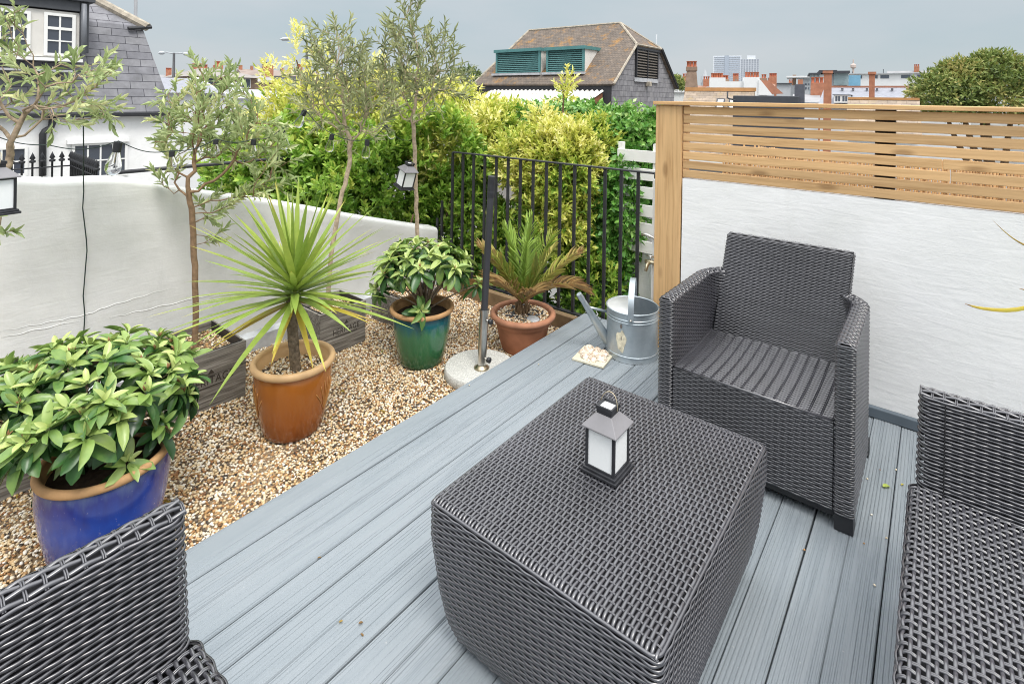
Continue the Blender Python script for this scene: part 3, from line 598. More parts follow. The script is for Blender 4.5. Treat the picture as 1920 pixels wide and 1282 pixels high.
def pot(name, c, r, z1, label, body, prof, rimw=.022, rimh=.028, fill=.05, rim=None, fillmat='soil', stones=0, squash=1.):
    """prof: (radius factor, height factor) of the outer body from foot to just under the rim"""
    h = z1-ZG; o = thing(name, (c[0], c[1], ZG), label, 'plant pot'); z = lambda f: f*h
    p = [(0.001, .002), (r*prof[0][0]*.9, .002)]+[(r*a, z(b)) for a, b in prof]
    ins = [(r-rimw*1.5, h-rimh), (r-rimw*1.7, h-fill-.02)]
    mb = MB(); t_ = np.linspace(0, 1, 40); pa = np.array(p); s = np.concatenate([[0], np.cumsum(np.hypot(*np.diff(pa, axis=0).T))]); s /= s[-1]
    from_ = np.column_stack([np.interp(t_, s, pa[:, 0]), np.interp(t_, s, pa[:, 1])]); sm = from_.copy(); sm[4:-1] = (from_[3:-2]+2*from_[4:-1]+from_[5:])/4
    mb.lathe(sm, 64); mb.build('body', body, o, True, local=True)
    mb = MB(); a = np.linspace(-100, 200, 14); rr = [(r-rimw/2+rimw*.62*math.cos(math.radians(q)), h-rimh/2+rimh*.55*math.sin(math.radians(q))) for q in a]
    mb.lathe([(r*prof[-1][0]-.006, h-rimh-.004)]+rr+ins, 64); mb.build('rim', rim or terra, o, True, local=True)
    mb = MB(); rf = r-rimw*1.6; rings = np.linspace(0.001, rf, 8); mb.lathe([(q, h-fill+.006*math.sin(q*40)) for q in rings][::-1], 40)
    mb.build('soil', M[fillmat], o, True, local=True)
    if stones:
        q = rng.random(stones); an = rng.random(stones)*2*PI; R_ = rf*np.sqrt(q)
        mb = MB(); pebbles(mb, np.column_stack([R_*np.cos(an), R_*np.sin(an), h-fill+.006+.012*rng.random(stones)*(1-q)]), .0045+.004*rng.random(stones))
        g_ = kind(mb.build('gravel_topping', M['pebble'], o, True, local=True), 'stuff')
    return o
PB, PO, PG, PT = (-2.375, .614), (-2.584, 1.462), (-2.60, 2.355), (-2.215, 2.93)
blue = streaked('blue_glaze', [(0., (.02, .035, .13)), (.35, (.018, .04, .22)), (.62, (.022, .065, .34)), (.85, (.022, .03, .17)), (1., (.08, .11, .20))], speck=(.30, .28, .34), spk=.64)
pot('blue_pot', PB, .205, .255, 'cobalt blue glazed pot with a bare clay rim holding the nearest rhododendron', blue, [(.66, .0), (.70, .03), (.82, .25), (.92, .5), (.985, .75), (.975, .88), (.955, .93)], fill=.055)
orange = streaked('honey_glaze', [(0., (.16, .045, .012)), (.3, (.30, .085, .012)), (.7, (.36, .115, .016)), (1., (.46, .17, .03))], .2, speck=(.2, .05, .01))
po = pot('orange_pot', PO, .203, .228, 'honey brown glazed pot with a pale rim holding the spiky cordyline', orange, [(.66, .0), (.70, .02), (.80, .25), (.88, .5), (.925, .72), (.925, .86), (.90, .93)], rimw=.026, rimh=.034, fill=.075, rim=plain('buff_rim', (.62, .40, .20), .55, 0, .1, 10.), fillmat='gravel_bed', stones=900)
mb = MB()                                                  # incised fan pattern on the pot
for a0 in (-104, 30):
    for k in range(-3, 4):
        th_ = np.radians(a0+np.linspace(0, 1, 8)*k*8.); zz_ = .11+.17*np.linspace(0, 1, 8)*(1-.035*k*k); rr_ = .203*np.interp(zz_/.368, [0, .25, .5, .72, .93], [.66, .80, .88, .925, .90])+.0015
        mb.tube(np.column_stack([rr_*np.cos(th_), rr_*np.sin(th_), zz_]), .0022, 5)
mb.build('fan_relief', plain('relief', (.50, .24, .07), .4), po, True, local=True)
green = streaked('green_glaze', [(0., (.02, .07, .03)), (.3, (.025, .13, .05)), (.58, (.035, .16, .075)), (.74, (.012, .11, .13)), (1., (.008, .05, .09))], .16, speck=(.02, .05, .05))
pot('green_pot', PG, .205, .225, 'teal and green glazed pot holding the smaller rhododendron', green, [(.62, .0), (.66, .02), (.78, .3), (.87, .58), (.91, .8), (.90, .93)], fill=.06)
tc_m = plain('terracotta', (.36, .15, .08), .8, 0, .28, 7., .3, .15)
pt = pot('terracotta_pot', PT, .222, .115, 'plain terracotta pot beside the parasol base holding the small palm', tc_m, [(.60, .0), (.63, .02), (.72, .3), (.80, .6), (.82, .70), (.87, .71), (.885, .80), (.90, .93)], rimw=.03, rimh=.036, fill=.028, rim=plain('terracotta_rim', (.40, .185, .105), .75, 0, .22, 9.), fillmat='gravel_bed', stones=1300)
mb = MB()
for i in range(26):
    a, r_ = random.random()*6.28, .05+.11*random.random(); mb.xf = np.array(Matrix.Translation((r_*math.cos(a), r_*math.sin(a), .242)) @ Matrix.Rotation(a*3, 4, 'Z') @ Matrix.Rotation(.3, 4, 'X')); l_ = .01+.022*random.random(); mb.box(-l_, l_, -.007, .007, -.002, .003)
mb.build('slate_chip', M['charcoal'], pt, bevel=.002, local=True)
mb = MB(); mb.xf = np.array(Matrix.Translation((.115, -.04, .243)) @ Matrix.Rotation(.25, 4, 'X')); mb.lathe([(.001, .008), (.03, .007), (.042, .002), (.045, -.002), (.001, -.004)], 24, sx=1.1, sy=.8)
tag(mb.build('solar_disc', M['trough'], None, True), 'pale oval disc lying on the stones in the terracotta palm pot', 'disc').location = (PT[0], PT[1], ZG)
# ------------------------------------------------------------------ wooden planter boxes
def wood_grey(name):
    m = NT(name); g_ = m.noise(m.pos((26, 1.3, 26)), 2.4, 7, .7, .5); g2 = m.noise(m.pos((1.5, 26, 26)), 2.4, 6, .7)
    c = m.ramp(g_, [(.30, (.045, .041, .036)), (.48, (.19, .175, .155)), (.70, (.39, .37, .34))]); m.col(c); m.bump(g_, .8, .006); return m.set(.85, 0, .2)
wg = wood_grey('weathered_grey_wood'); ink = plain('faded_ink', (.045, .038, .03), .8)
def planter(x0, x1, y0, y1, z1, label, text=None, sub=None, ty=0, tz=.5, rot=0., ts=.052):
    c = np.array([(x0+x1)/2, (y0+y1)/2, ZG]); o = thing('planter_box', c, label, 'planter', 'grey wooden planter boxes')
    h = z1-ZG; a, b = (x1-x0)/2, (y1-y0)/2; t_ = .016
    def part(nm, *bx):
        m_ = MB(); m_.box(*bx); return m_.build(nm, wg, o, bevel=.003, local=True)
    part('front_panel', a-t_, a, -b, b, 0, h); part('back_panel', -a, -a+t_, -b, b, 0, h)
    part('side_panel', -a+t_, a-t_, -b, -b+t_, 0, h-.002); part('side_panel', -a+t_, a-t_, b-t_, b, 0, h-.002)
    m_ = MB(); m_.box(-a+t_+.004, a-t_-.004, -b+t_+.004, b-t_-.004, .01, h-.055); m_.build('soil', M['gravel_bed'], o, local=True)
    n = 700; P_ = np.column_stack([(rng.random(n)*2-1)*(a-t_-.01), (rng.random(n)*2-1)*(b-t_-.01), h-.052+.012*rng.random(n)]); m_ = MB(); pebbles(m_, P_, .0045+.004*rng.random(n)); kind(m_.build('gravel_topping', M['pebble'], o, True, local=True), 'stuff')
    m_ = MB(); m_.box(-a+t_+.001, a-t_-.001, -b+t_+.001, -b+t_+.003, h-.07, h+.004); m_.box(-a+t_+.001, a-t_-.001, b-t_-.003, b-t_-.001, h-.07, h+.004); m_.box(a-t_-.003, a-t_-.001, -b+t_, b-t_, h-.07, h+.003); m_.build('plastic_liner', M['black_plastic'], o, local=True)
    def letters(s, size, y, z):
        cu = bpy.data.curves.new('lettering', 'FONT'); cu.body = s; cu.size = size; cu.extrude = .0008; cu.align_x = 'CENTER'; cu.space_character = 1.12
        cu.materials.append(ink); t_o = bpy.data.objects.new('lettering_curve', cu); me_ = bpy.data.meshes.new_from_object(t_o); bpy.data.objects.remove(t_o); e_ = bpy.data.objects.new('lettering', me_); COL.objects.link(e_); e_.parent = o; e_.location = (a+.0012, y, z); e_.rotation_euler = (PI/2, 0, PI/2); e_.scale = (.9, 1.15, 1)
    if text:
        letters(text, ts, ty, h*tz); m_ = MB(); m_.box(a, a+.0015, ty-.085, ty+.085, h*tz-.016, h*tz-.011); m_.prism([(ty-.016, h*tz+.054), (ty+.016, h*tz+.054), (ty, h*tz+.078)], a, a+.0015, 'x'); m_.build('printed_mark', ink, o, local=True)
    if sub: letters(sub, ts*.9, ty, h*tz-.062)
    o.rotation_euler = (0, 0, rot)
    return o
planter(-3.46, -3.04, .18, .62, .165, 'grey wooden planter box behind the blue pot, cut off by the left edge', None, 'COTTAGE', .0, .52)
planter(-3.50, -3.065, 1.03, 1.445, .175, 'grey wooden planter box with a straight slim olive trunk, left of the cordyline', 'HERITAGE', None, .02, .46)
planter(-3.43, -3.12, 1.945, 2.30, .145, 'grey wooden planter box lettered HERITAGE right behind the honey brown pot', 'HERITAGE', None, .02, .42, .0, .046)
planter(-3.40, -3.06, 2.56, 2.92, .085, 'brown wooden planter box mostly hidden behind the green pot')
# ------------------------------------------------------------------ rhododendrons
def rhodo(name, c, zc, rx, ry, rz, nw, label, L, potz, seed, extra=(), zmin=-.05, tadd=0.):
    global rng
    keep = rng; rng = np.random.default_rng(seed); o = thing(name, (c[0], c[1], potz), label, 'shrub')
    d = []
    while len(d) < nw:
        v = rnd_unit(1)[0]
        if v[2] < zmin: continue
        if all(np.linalg.norm(v-q) > 1.55/math.sqrt(nw) for q in d) or random.random() < .03: d.append(v)
    d = np.array(d); P_ = np.array([c[0], c[1], zc])+d*np.array([rx, ry, rz])*(.86+.22*rng.random((nw, 1)))
    P_ = np.concatenate([P_]+[np.array([e_]) for e_ in extra]) if len(extra) else P_; nw = len(P_)
    stems = MB(); lf = MB(); root = np.array([c[0], c[1], potz])
    for p_ in P_:
        mid_ = root+(p_-root)*np.array([.35, .35, .6])+rng.normal(size=3)*.02; tt = np.linspace(0, 1, 6)[:, None]; q = (1-tt)**2*root+2*tt*(1-tt)*mid_+tt*tt*p_; stems.tube(q, np.linspace(.0075, .0028, 6), 6)
        out = unit(p_-np.array([c[0], c[1], zc-.5*rz])); ax = unit(out*.55+np.array([0, 0, .8])+.15*rng.normal(size=3))
        X = unit(np.cross(ax, rnd_unit(1)[0])); Y = np.cross(ax, X); tone = rng.random()
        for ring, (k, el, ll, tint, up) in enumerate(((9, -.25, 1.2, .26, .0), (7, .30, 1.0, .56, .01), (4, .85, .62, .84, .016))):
            an = np.arange(k)*2*PI/k+rng.random()*6+.25*rng.normal(size=k); e_ = el+.22*rng.normal(size=k)
            D = np.cos(e_)[:, None]*(np.cos(an)[:, None]*X+np.sin(an)[:, None]*Y)+np.sin(e_)[:, None]*ax
            if ring == 0: D = unit(D)+np.array([0, 0, -.30])
            l_ = L*ll*(.62+.66*rng.random(k)); keep_ = rng.random(k) < (.92 if ring < 2 else .9)
            N = ax[None]+.25*rng.normal(size=(k, 3)); leaves(lf, (p_+ax*up-(ax*.018 if ring == 0 else 0)+D*.006)[keep_], D[keep_], N[keep_], l_[keep_], (l_*(.38 if ring else .42))[keep_], np.clip(tint+tadd+.22*(tone-.5)+.10*rng.normal(size=k), 0, 1)[keep_], T15 if rng.random() < .6 else T15b)
    stems.build('stems', M['bark'], o, True); lf.build('foliage', LM['rhodo'], o, True); bd = MB()
    for p_ in P_[::2]:
        q = np.array(p_)+np.array([0, 0, .022]); [bd.tube([q, q+d2*.012, q+d2*.022], [.002, .0042, .0008], 6) for d2 in unit(np.array([0, 0, 1.])+.5*rng.normal(size=(3, 3)))]
    bd.build('buds', plain('bud_brown', (.24, .12, .05), .7), o, True); rng = keep
    return o
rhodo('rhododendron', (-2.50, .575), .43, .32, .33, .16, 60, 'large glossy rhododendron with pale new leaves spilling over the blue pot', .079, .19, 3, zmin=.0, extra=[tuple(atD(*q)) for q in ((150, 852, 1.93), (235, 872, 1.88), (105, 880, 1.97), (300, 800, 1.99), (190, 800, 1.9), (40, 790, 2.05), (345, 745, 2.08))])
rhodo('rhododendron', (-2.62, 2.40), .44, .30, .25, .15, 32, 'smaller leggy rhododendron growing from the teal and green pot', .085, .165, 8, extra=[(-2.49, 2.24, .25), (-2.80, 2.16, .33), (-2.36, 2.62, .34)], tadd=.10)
# ------------------------------------------------------------------ cordyline
def cordyline(c, z0, zc, label, n, L, W, seed, r0=.026, lo=-.36):
    global rng
    keep = rng; rng = np.random.default_rng(seed); o = thing('cordyline', (c[0], c[1], z0), label, 'palm-like plant'); mb = MB(); zz_ = np.linspace(z0, zc-.03, 14)
    mb.tube(np.column_stack([c[0]+.012*np.sin(zz_*9), c[1]+.01*np.cos(zz_*7), zz_]), r0*(1+.08*np.sin(np.arange(14)*2.6)), 14); mb.build('trunk', M['bark_grey'], o, True)
    mb = MB(); base = np.array([c[0], c[1], zc])
    for i in range(n):
        q = (i+.5)/n; el = math.asin(lo+(1-lo)*q**.9)+.10*rng.normal(); az = i*2.39996+.2*rng.normal()
        dv_ = np.array([math.cos(el)*math.cos(az), math.cos(el)*math.sin(az), math.sin(el)]); old = q < .10
        tint = (.12+.16*rng.random()) if old else .5+.34*rng.random()+.1*(.55-q)
        blade_strip(mb, base+np.array([0, 0, -.07+.11*q])+dv_*.014, dv_, L*(.82+.3*rng.random())*(1 if not old else .72), W*(.8+.35*rng.random()), .04+.12*(1-q)*rng.random()+(.03 if el < .3 else 0), tint, tip=.2 if rng.random() < .3 else None)
    mb.build('foliage', LM['cordy'], o, True); rng = keep; return o
cordyline(PO, ZG+.28, .575, 'spiky yellow green cordyline with a single trunk in the honey brown pot', 94, .565, .038, 5)
# second cordyline, standing out of frame: only blade tips reach in at the right edge
rc = atD(2060, 560, 2.0)
o = thing('cordyline', (rc[0], rc[1], 0), 'yellowing blade tips of a spiky plant reaching in from the right edge', 'palm-like plant'); mb = MB()
mb.tube([(rc[0], rc[1], .0), (rc[0]+.01, rc[1], .3), (rc[0], rc[1], .62)], .028, 12); mb.build('trunk', M['bark_grey'], o, True)
mb = MB(); lead = np.array([rc[0], rc[1], .62])
def blade_path(mb, pts, w_, t0, t1):
    pts = np.array(pts, float); t_ = np.linspace(0, 1, 16); k = np.linspace(0, 1, len(pts)); c = np.column_stack([np.interp(t_, k, pts[:, i]) for i in range(3)])
    for _ in range(3): c[1:-1] = (c[:-2]+2*c[1:-1]+c[2:])/4
    hw = w_*.5*np.interp(t_, [0, .5, .85, 1], [1, .9, .45, .04]); up_ = np.array([0, .25, 1.]); V = np.stack([c-up_*hw[:, None], c+np.array([0, -.004, 0])*1., c+up_*hw[:, None]], 1).reshape(-1, 3); F_ = []
    for i in range(15): a = i*3; F_ += [(a, a+1, a+4, a+3), (a+1, a+2, a+5, a+4)]
    mb.add(V, np.array(F_), 0, np.repeat(np.interp(t_, [0, .85, .93, 1], [t0, t0, t1, t1]), 3))
blade_path(mb, [lead, atD(2010, 545, 2.0), atD(1920, 582, 2.0), atD(1870, 582, 2.0), atD(1830, 577, 2.0), atD(1809, 569, 2.0)], .017, .20, .0)
blade_path(mb, [lead, atD(2000, 490, 2.0), atD(1920, 461, 2.0), atD(1890, 441, 2.0), atD(1859, 411, 2.0)], .008, .10, .05)
blade_path(mb, [lead, atD(1990, 570, 2.0), atD(1940, 548, 2.0), atD(1911, 541, 2.0)], .014, .2, .0)
for i in range(40):
    az = i*2.4; el = random.uniform(.2, 1.5); d_ = np.array([math.cos(el)*abs(math.cos(az))+.25, math.cos(el)*-abs(math.sin(az))*.5, math.sin(el)]); blade_strip(mb, lead, d_, .5, .035, .2, .5+.3*random.random())
mb.build('foliage', LM['cordy'], o, True)
# ------------------------------------------------------------------ small palm
o = thing('phoenix_palm', (PT[0], PT[1], .085), 'small feathery palm with browned lower fronds in the terracotta pot', 'palm')
mb = MB(); ba = np.array([PT[0]-.005, PT[1], .085])
for i in range(26):
    a = i*2.4; r_ = .012+.03*random.random(); mb.tube([ba+np.array([r_*math.cos(a), r_*math.sin(a), 0]), ba+np.array([1.25*r_*math.cos(a), 1.25*r_*math.sin(a), .05+.07*random.random()])], [.011, .004], 6)
mb.build('trunk', plain('palm_fibre', (.20, .13, .07), .9, 0, .5, 60.), o, True)
lf = MB(); rach = MB(); hub = ba+np.array([0, 0, .075])
def frond(az, el, L, droop, tint, tipt, nl=26, ll=.15):
    d_ = np.array([math.cos(el)*math.cos(az), math.cos(el)*math.sin(az), math.sin(el)]); t_ = np.linspace(0, 1, 14); c = hub+d_[None]*L*t_[:, None]; c[:, 2] -= droop*L*t_**2
    rach.tube(c, np.linspace(.005, .0012, 14), 5, tint=np.clip(tint-.1, 0, 1)); tan = unit(np.gradient(c, axis=0)); tl_ = np.linspace(.12, 1, nl)
    p_ = np.column_stack([np.interp(tl_, t_, c[:, i]) for i in range(3)]); tg = np.column_stack([np.interp(tl_, t_, tan[:, i]) for i in range(3)]); side = unit(np.cross(tg, [0, 0, 1.])); nrm = np.cross(side, tg)
    for sg in (-1, 1):
        D = tg*1.0+side*sg*.70+nrm*.28+.10*rng.normal(size=p_.shape); l_ = ll*np.sin(PI*(.12+.80*tl_))**.6*(.85+.3*rng.random(nl)); leaves(lf, p_, D, nrm, l_, .0058, np.clip(np.interp(tl_, [0, .55, 1], [tint, tint, tipt])+.07*rng.normal(size=nl), 0, 1), T9)
VR = math.atan2(RT[1], RT[0])                              # azimuth pointing to the right of the view
for k, (da, el, L, dr, ti, tp) in enumerate([(.1, 1.35, .50, .02, .85, .8), (2.9, 1.2, .47, .06, .85, .75), (1.2, 1.15, .46, .08, .8, .8), (-1.4, 1.15, .43, .1, .9, .8), (.5, 1.0, .46, .12, .75, .5), (-.6, 1.0, .42, .15, .6, .35), (3.7, .95, .42, .15, .6, .3), (.05, .66, .46, .10, .42, .2), (3.1, .85, .44, .15, .5, .15), (.0, .72, .48, .62, .15, .05), (3.2, .85, .48, .78, .18, .05), (-1.2, .6, .26, .2, .12, .05), (-2.2, .7, .28, .2, .2, .05)]):
    frond(VR+da, el+(.12 if dr < .3 else 0), L*1.2, dr*.8, ti, tp, 20, .18)
lf.build('fronds', LM['palm'], o, True); rach.build('frond_stalks', LM['palm'], o, True)
# ------------------------------------------------------------------ olive trees
def ellipse_pts(spec):
    """spec: (px, py, rx px, ry px, D, depth radius, count) -> points filling an ellipsoid standing at distance D"""
    out = []
    for px_, py_, a, b, D, rd, n in spec:
        n = int(n*1.5); v = rnd_unit(n)*rng.random((n, 1))**.4
        for q in v: out.append(atD(px_+a*q[0], py_+b*q[1], D+rd*q[2]))
    return np.array(out)
def olive(label, trunk, spec, seed, rb, tipr, mat, lm, L, W, k, axl, tint, step=.05, T=T9, infl=.7, spread=.75, sel_p=.7):
    global rng
    keep = rng; rng = np.random.default_rng(seed); trunk = np.array(trunk, float); tt = np.linspace(0, 1, max(6, int(np.linalg.norm(trunk[-1]-trunk[0])/.06))); s_ = np.linspace(0, 1, len(trunk))
    tk = np.column_stack([np.interp(tt, s_, trunk[:, i]) for i in range(3)]); tk[1:-1] += rng.normal(size=(len(tk)-2, 3))*.0018
    nodes, par = colonize(tk, ellipse_pts(spec), step, infl, step*1.5)
    o = thing('olive_tree', tk[0], label, 'olive tree', 'olive trees in the planter boxes'); mb, ch, r = tree_mesh(nodes, par, tipr, rb, len(tk))
    lf = MB(); ids = [i for i in range(len(tk), len(nodes)) if r[i] < tipr*2.6]; P_ = nodes[ids]; A = nodes[ids]-nodes[par[ids]]
    A = unit(A)+.35*rng.normal(size=A.shape)+np.array([0, 0, .25]); tips = np.array([not ch[i] for i in ids])
    sel = tips | (rng.random(len(ids)) < sel_p); ti = np.clip(tint+.16*rng.normal(size=sel.sum()), 0, 1)
    sprigs(lf, P_[sel], A[sel], k, axl*(.7+.6*rng.random(sel.sum())), L, W, spread, ti, T, twig=(mb, tipr*.8))
    mb.build('trunk', mat, o, True); lf.build('crown', lm, o, True); rng = keep; return o
b0 = atX(11, 470, -3.25); tz = .12
olive('near olive tree with long grey green leaves overhanging from the left edge', [(-3.27, .40, .1), (-3.26, .41, .7), (-3.24, .44, 1.2)], [(20, 70, 45, 75, 2.4, .2, 34), (15, 180, 50, 60, 2.4, .2, 34), (150, 150, 80, 40, 2.5, .22, 40), (95, 215, 80, 28, 2.45, .2, 26), (205, 125, 35, 26, 2.55, .12, 12), (195, 215, 40, 26, 2.6, .12, 12), (-90, 120, 90, 140, 2.4, .3, 50), (0, 428, 16, 20, 2.3, .05, 3), (70, 130, 30, 40, 2.45, .15, 10)], 21, .030, .0022, M['bark'], LM['olive'], .058, .0150, 8, .10, .62, T=T9, spread=.72, sel_p=.6)
t1 = atX(368, 640, -3.28)
olive('olive tree with broad pale leaves on a straight brown trunk, left of the cordyline', [(t1[0], t1[1], tz-.02), atX(365, 500, -3.27), atX(361, 400, -3.26), atX(352, 350, -3.25)], [(395, 240, 110, 70, 3.12, .30, 190), (345, 200, 60, 55, 3.1, .22, 80), (470, 280, 80, 55, 3.15, .25, 60), (370, 120, 22, 40, 3.1, .12, 9), (310, 290, 45, 50, 3.05, .2, 22), (420, 180, 60, 55, 3.1, .2, 40), (400, 400, 40, 22, 3.1, .1, 6), (500, 355, 50, 20, 3.1, .1, 9), (322, 360, 26, 14, 3.0, .08, 6), (400, 445, 12, 8, 3.05, .04, 2)], 22, .021, .0020, plain('olive_trunk_brown', (.25, .165, .10), .85, 0, .3, 35., .2, .5), LM['olive'], .055, .0150, 9, .085, .60, T=T9, spread=.62, sel_p=.95)
pale_bark = plain('pale_olive_bark', (.44, .35, .255), .85, 0, .3, 35., .2, .6)
t2 = atX(614, 575, -3.26)
olive('slim olive tree with a leaning pale trunk rising from the lettered planter box', [(t2[0], t2[1], .09), atX(620, 480, -3.25), atX(640, 370, -3.24), atX(655, 310, -3.22)], [(640, 160, 85, 75, 3.78, .30, 210), (630, 90, 60, 45, 3.78, .25, 70), (690, 200, 55, 60, 3.8, .25, 50), (590, 190, 45, 60, 3.75, .25, 36), (655, 250, 60, 35, 3.75, .2, 20), (628, 55, 14, 22, 3.8, .1, 6)], 23, .0225, .0019, pale_bark, LM['olive_dark'], .062, .0105, 8, .13, .55, infl=.8, sel_p=.75, spread=.7)
t3 = atX(783, 585, -3.2)
olive('tallest slim olive tree, rising behind the green pot with a lantern on its trunk', [(t3[0], t3[1], .03), atX(783, 450, -3.2), atX(779, 330, -3.19), atX(776, 245, -3.18)], [(772, 130, 75, 90, 4.18, .33, 220), (765, 50, 40, 50, 4.2, .2, 40), (775, 12, 16, 22, 4.2, .1, 10), (820, 100, 40, 50, 4.2, .2, 40), (720, 170, 40, 50, 4.15, .2, 30), (850, 160, 45, 40, 4.25, .2, 22), (765, 215, 55, 28, 4.15, .2, 16), (730, 100, 30, 30, 4.15, .2, 16)], 24, .0225, .0019, pale_bark, LM['olive_dark'], .066, .0100, 8, .14, .48, infl=.8, sel_p=.75, spread=.6)
# ------------------------------------------------------------------ parasol stand
DC = (-2.195, 2.475); pz = -.08
o = thing('parasol_stand', (DC[0], DC[1], ZG), 'black parasol pole leaning in a round pale concrete base on the gravel', 'parasol stand')
mb = MB(); mb.lathe([(.001, ZG-.005), (.212, ZG-.005), (.222, ZG+.008), (.222, pz-.01), (.214, pz), (.001, pz+.001)], 72, (DC[0], DC[1], 0)); mb.build('concrete_base', M['concrete'], o, True, angle=40)
b_ = at(903, 690, pz); d1 = atD(908, 580, 3.31)-b_; d1 = unit(d1); top_t = b_+d1*((at(911, 585, 0.25)-b_)[2]*0+.345)
mb = MB(); mb.lathe([(.035, 0), (.046, .002), (.047, .007), (.034, .013), (.028, .024)], 28, (b_[0], b_[1], pz)); mb.build('collar', M['brass'], o, True)
mb = MB(); mb.tube([b_, top_t], .0275, 20); mb.tube([top_t-d1*.02, top_t], .0295, 20); mb.build('tube', M['steel'], o, True, angle=40)
tp_ = atD(922, 331, 3.30); mb = MB(); mb.tube([top_t-d1*.05, tp_], .0212, 18); mb.build('pole', M['charcoal'], o, True, angle=40)
dd = unit(tp_-top_t); mb = MB()
for a_, b2 in ((.0, .075), (.10, .105), (.115, .12)): mb.tube([tp_-dd*(b2+.01), tp_-dd*a_+dd*.002], .0232, 18)
mb.build('pole_cap', M['black_metal'], o, True, angle=40)
for f_ in (.18, .83):
    p_ = b_+d1*.345*f_; sdir = RT*.8-FW*.6; mb = MB(); mb.tube([p_+sdir*.024, p_+sdir*.040], .008, 12); mb.build('bolt', M['steel'], o, True)
    mb = MB(); mb.tube([p_+sdir*.040, p_+sdir*.046, p_+sdir*.062, p_+sdir*.066], [.012, .0165, .0165, .010], 14); mb.build('knob', M['black_plastic'], o, True)
# ------------------------------------------------------------------ watering can
CC = np.array([-1.475, 3.085]); r = .158; o = thing('watering_can', (CC[0], CC[1], 0), 'galvanised steel watering can with a flat strap handle on the deck by the armchair', 'watering can')
gal = NT('galvanised_steel'); vz = gal.n('TexVoronoi'); vz.inputs['Scale'].default_value = 26.; gal.l(gal.pos(), vz.inputs['Vector'])
c = gal.ramp(gal.noise(gal.pos(), 5., 6, .65), [(.3, (.36, .42, .46)), (.7, (.56, .61, .64))]); c = gal.mix(.25, c, gal.ramp(vz.outputs['Color'], [(0, (.3, .3, .3)), (1, (.75, .75, .75))]), 'SOFT_LIGHT')
gal.col(c); gal.set(.42, .75); gal.bump(gal.noise(gal.pos(), 14, 4), .1, .004); gal = gal.m
mb = MB(); prof = [(.001, .006), (r-.004, .006), (r-.002, 0), (r+.002, .002), (r, .008), (r-.002, .022), (r-.0015, .032), (r+.002, .034), (r+.002, .038), (r-.0015, .040), (r-.001, .232), (r+.002, .234), (r+.002, .238), (r-.001, .24), (r-.001, .252), (r+.0018, .254), (r-.001, .258), (r, .288), (r+.004, .290), (r+.0045, .295), (r, .298), (r-.004, .294), (r-.003, .04), (.001, .03)]
mb.lathe(prof, 72, (CC[0], CC[1], 0)); mb.build('body', gal, o, True, angle=35)
mb = MB(); an = np.linspace(0, 2*PI, 60)                      # half cover over the front of the mouth
dirs = np.array([-.925, -.38]); dirs = dirs/np.linalg.norm(dirs); P = []
for t_ in np.linspace(-1, 1, 25):
    half = math.sqrt(max(0, 1-t_*t_)); row = []
    for q in np.linspace(0, 1, 10):
        n2 = np.array([-dirs[1], dirs[0]]); depth = .08+(half-.08)*q if half > .08 else half; xy = CC+(r-.004)*(n2*t_+dirs*depth); row.append((xy[0], xy[1], .293+.03*(1-q)*half))
    P.append(row)
mb.grid(np.array(P)); mb.build('cover', plain('bright_zinc', (.66, .67, .67), .45, .6, .12, 9.), o, True)
n2 = np.array([-dirs[1], dirs[0], 0]); c3 = np.array([CC[0], CC[1], 0]); mb = MB()
def strap(pts, wdir, w_, th_=.004):
    pts = np.array(pts); k = len(pts); tan = unit(np.gradient(pts, axis=0)); nr = unit(np.cross(tan, np.broadcast_to(wdir, tan.shape))); V = []
    for sa, sb in ((-1, -1), (1, -1), (1, 1), (-1, 1)): V.append(pts+wdir*w_/2*sa+nr*th_/2*sb)
    V = np.stack(V, 1).reshape(-1, 3); F_ = [(i*4+a, i*4+(a+1) % 4, i*4+4+(a+1) % 4, i*4+4+a) for i in range(k-1) for a in range(4)]+[(3, 2, 1, 0), (k*4-4, k*4-3, k*4-2, k*4-1)]; mb.add(V, F_)
d3 = np.array([dirs[0], dirs[1], 0]); arc_ = [c3-n2*(r+.004)*-1*math.cos(a)+np.array([0, 0, .255+.20*max(0, math.sin(a))**.65]) for a in np.linspace(0, PI, 28)]
strap(arc_, d3, .034); mb.build('handle', gal, o, True, angle=40)
for s_ in (-1, 1):
    q = c3+n2*s_*(r+.006)+np.array([0, 0, .262]); mb = MB(); mb.tube([q, q+n2*s_*.008], [.008, .006], 12); mb.build('rivet', M['steel'], o, True)
s0 = c3+d3*(r-.01)+np.array([0, 0, .05]); s1 = atD(1086, 552, 3.30); mb = MB()
tq = np.linspace(0, 1, 12)[:, None]; sp_ = s0+(s1-s0)*tq; mb.tube(sp_, np.linspace(.034, .0135, 12), 20); mb.tube([s1-unit(s1-s0)*.05, s1-unit(s1-s0)*.03, s1+unit(s1-s0)*.004], [.0155, .019, .0165], 20); mb.build('spout', gal, o, True, angle=50)
br0 = c3+d3*(r-.004)+np.array([0, 0, .235]); br1 = s0+(s1-s0)*.74; mb = MB(); mb.tube([br0, br1], .008, 10); mb.build('brace', gal, o, True)
ft = unit(-np.array([CC[0], CC[1]])); a0 = math.atan2(ft[1], ft[0])-.42; mb = MB(); P = []
for rr_ in np.linspace(0.02, 1, 8): P.append([(CC[0]+(r+.0006)*math.cos(a0+rr_*.20*math.cos(t_)*(1+.2*math.sin(3*t_))), CC[1]+(r+.0006)*math.sin(a0+rr_*.20*math.cos(t_)*(1+.2*math.sin(3*t_))), .125+rr_*.062*math.sin(t_)*(1+.15*math.cos(5*t_))) for t_ in np.linspace(0, 2*PI, 30)])
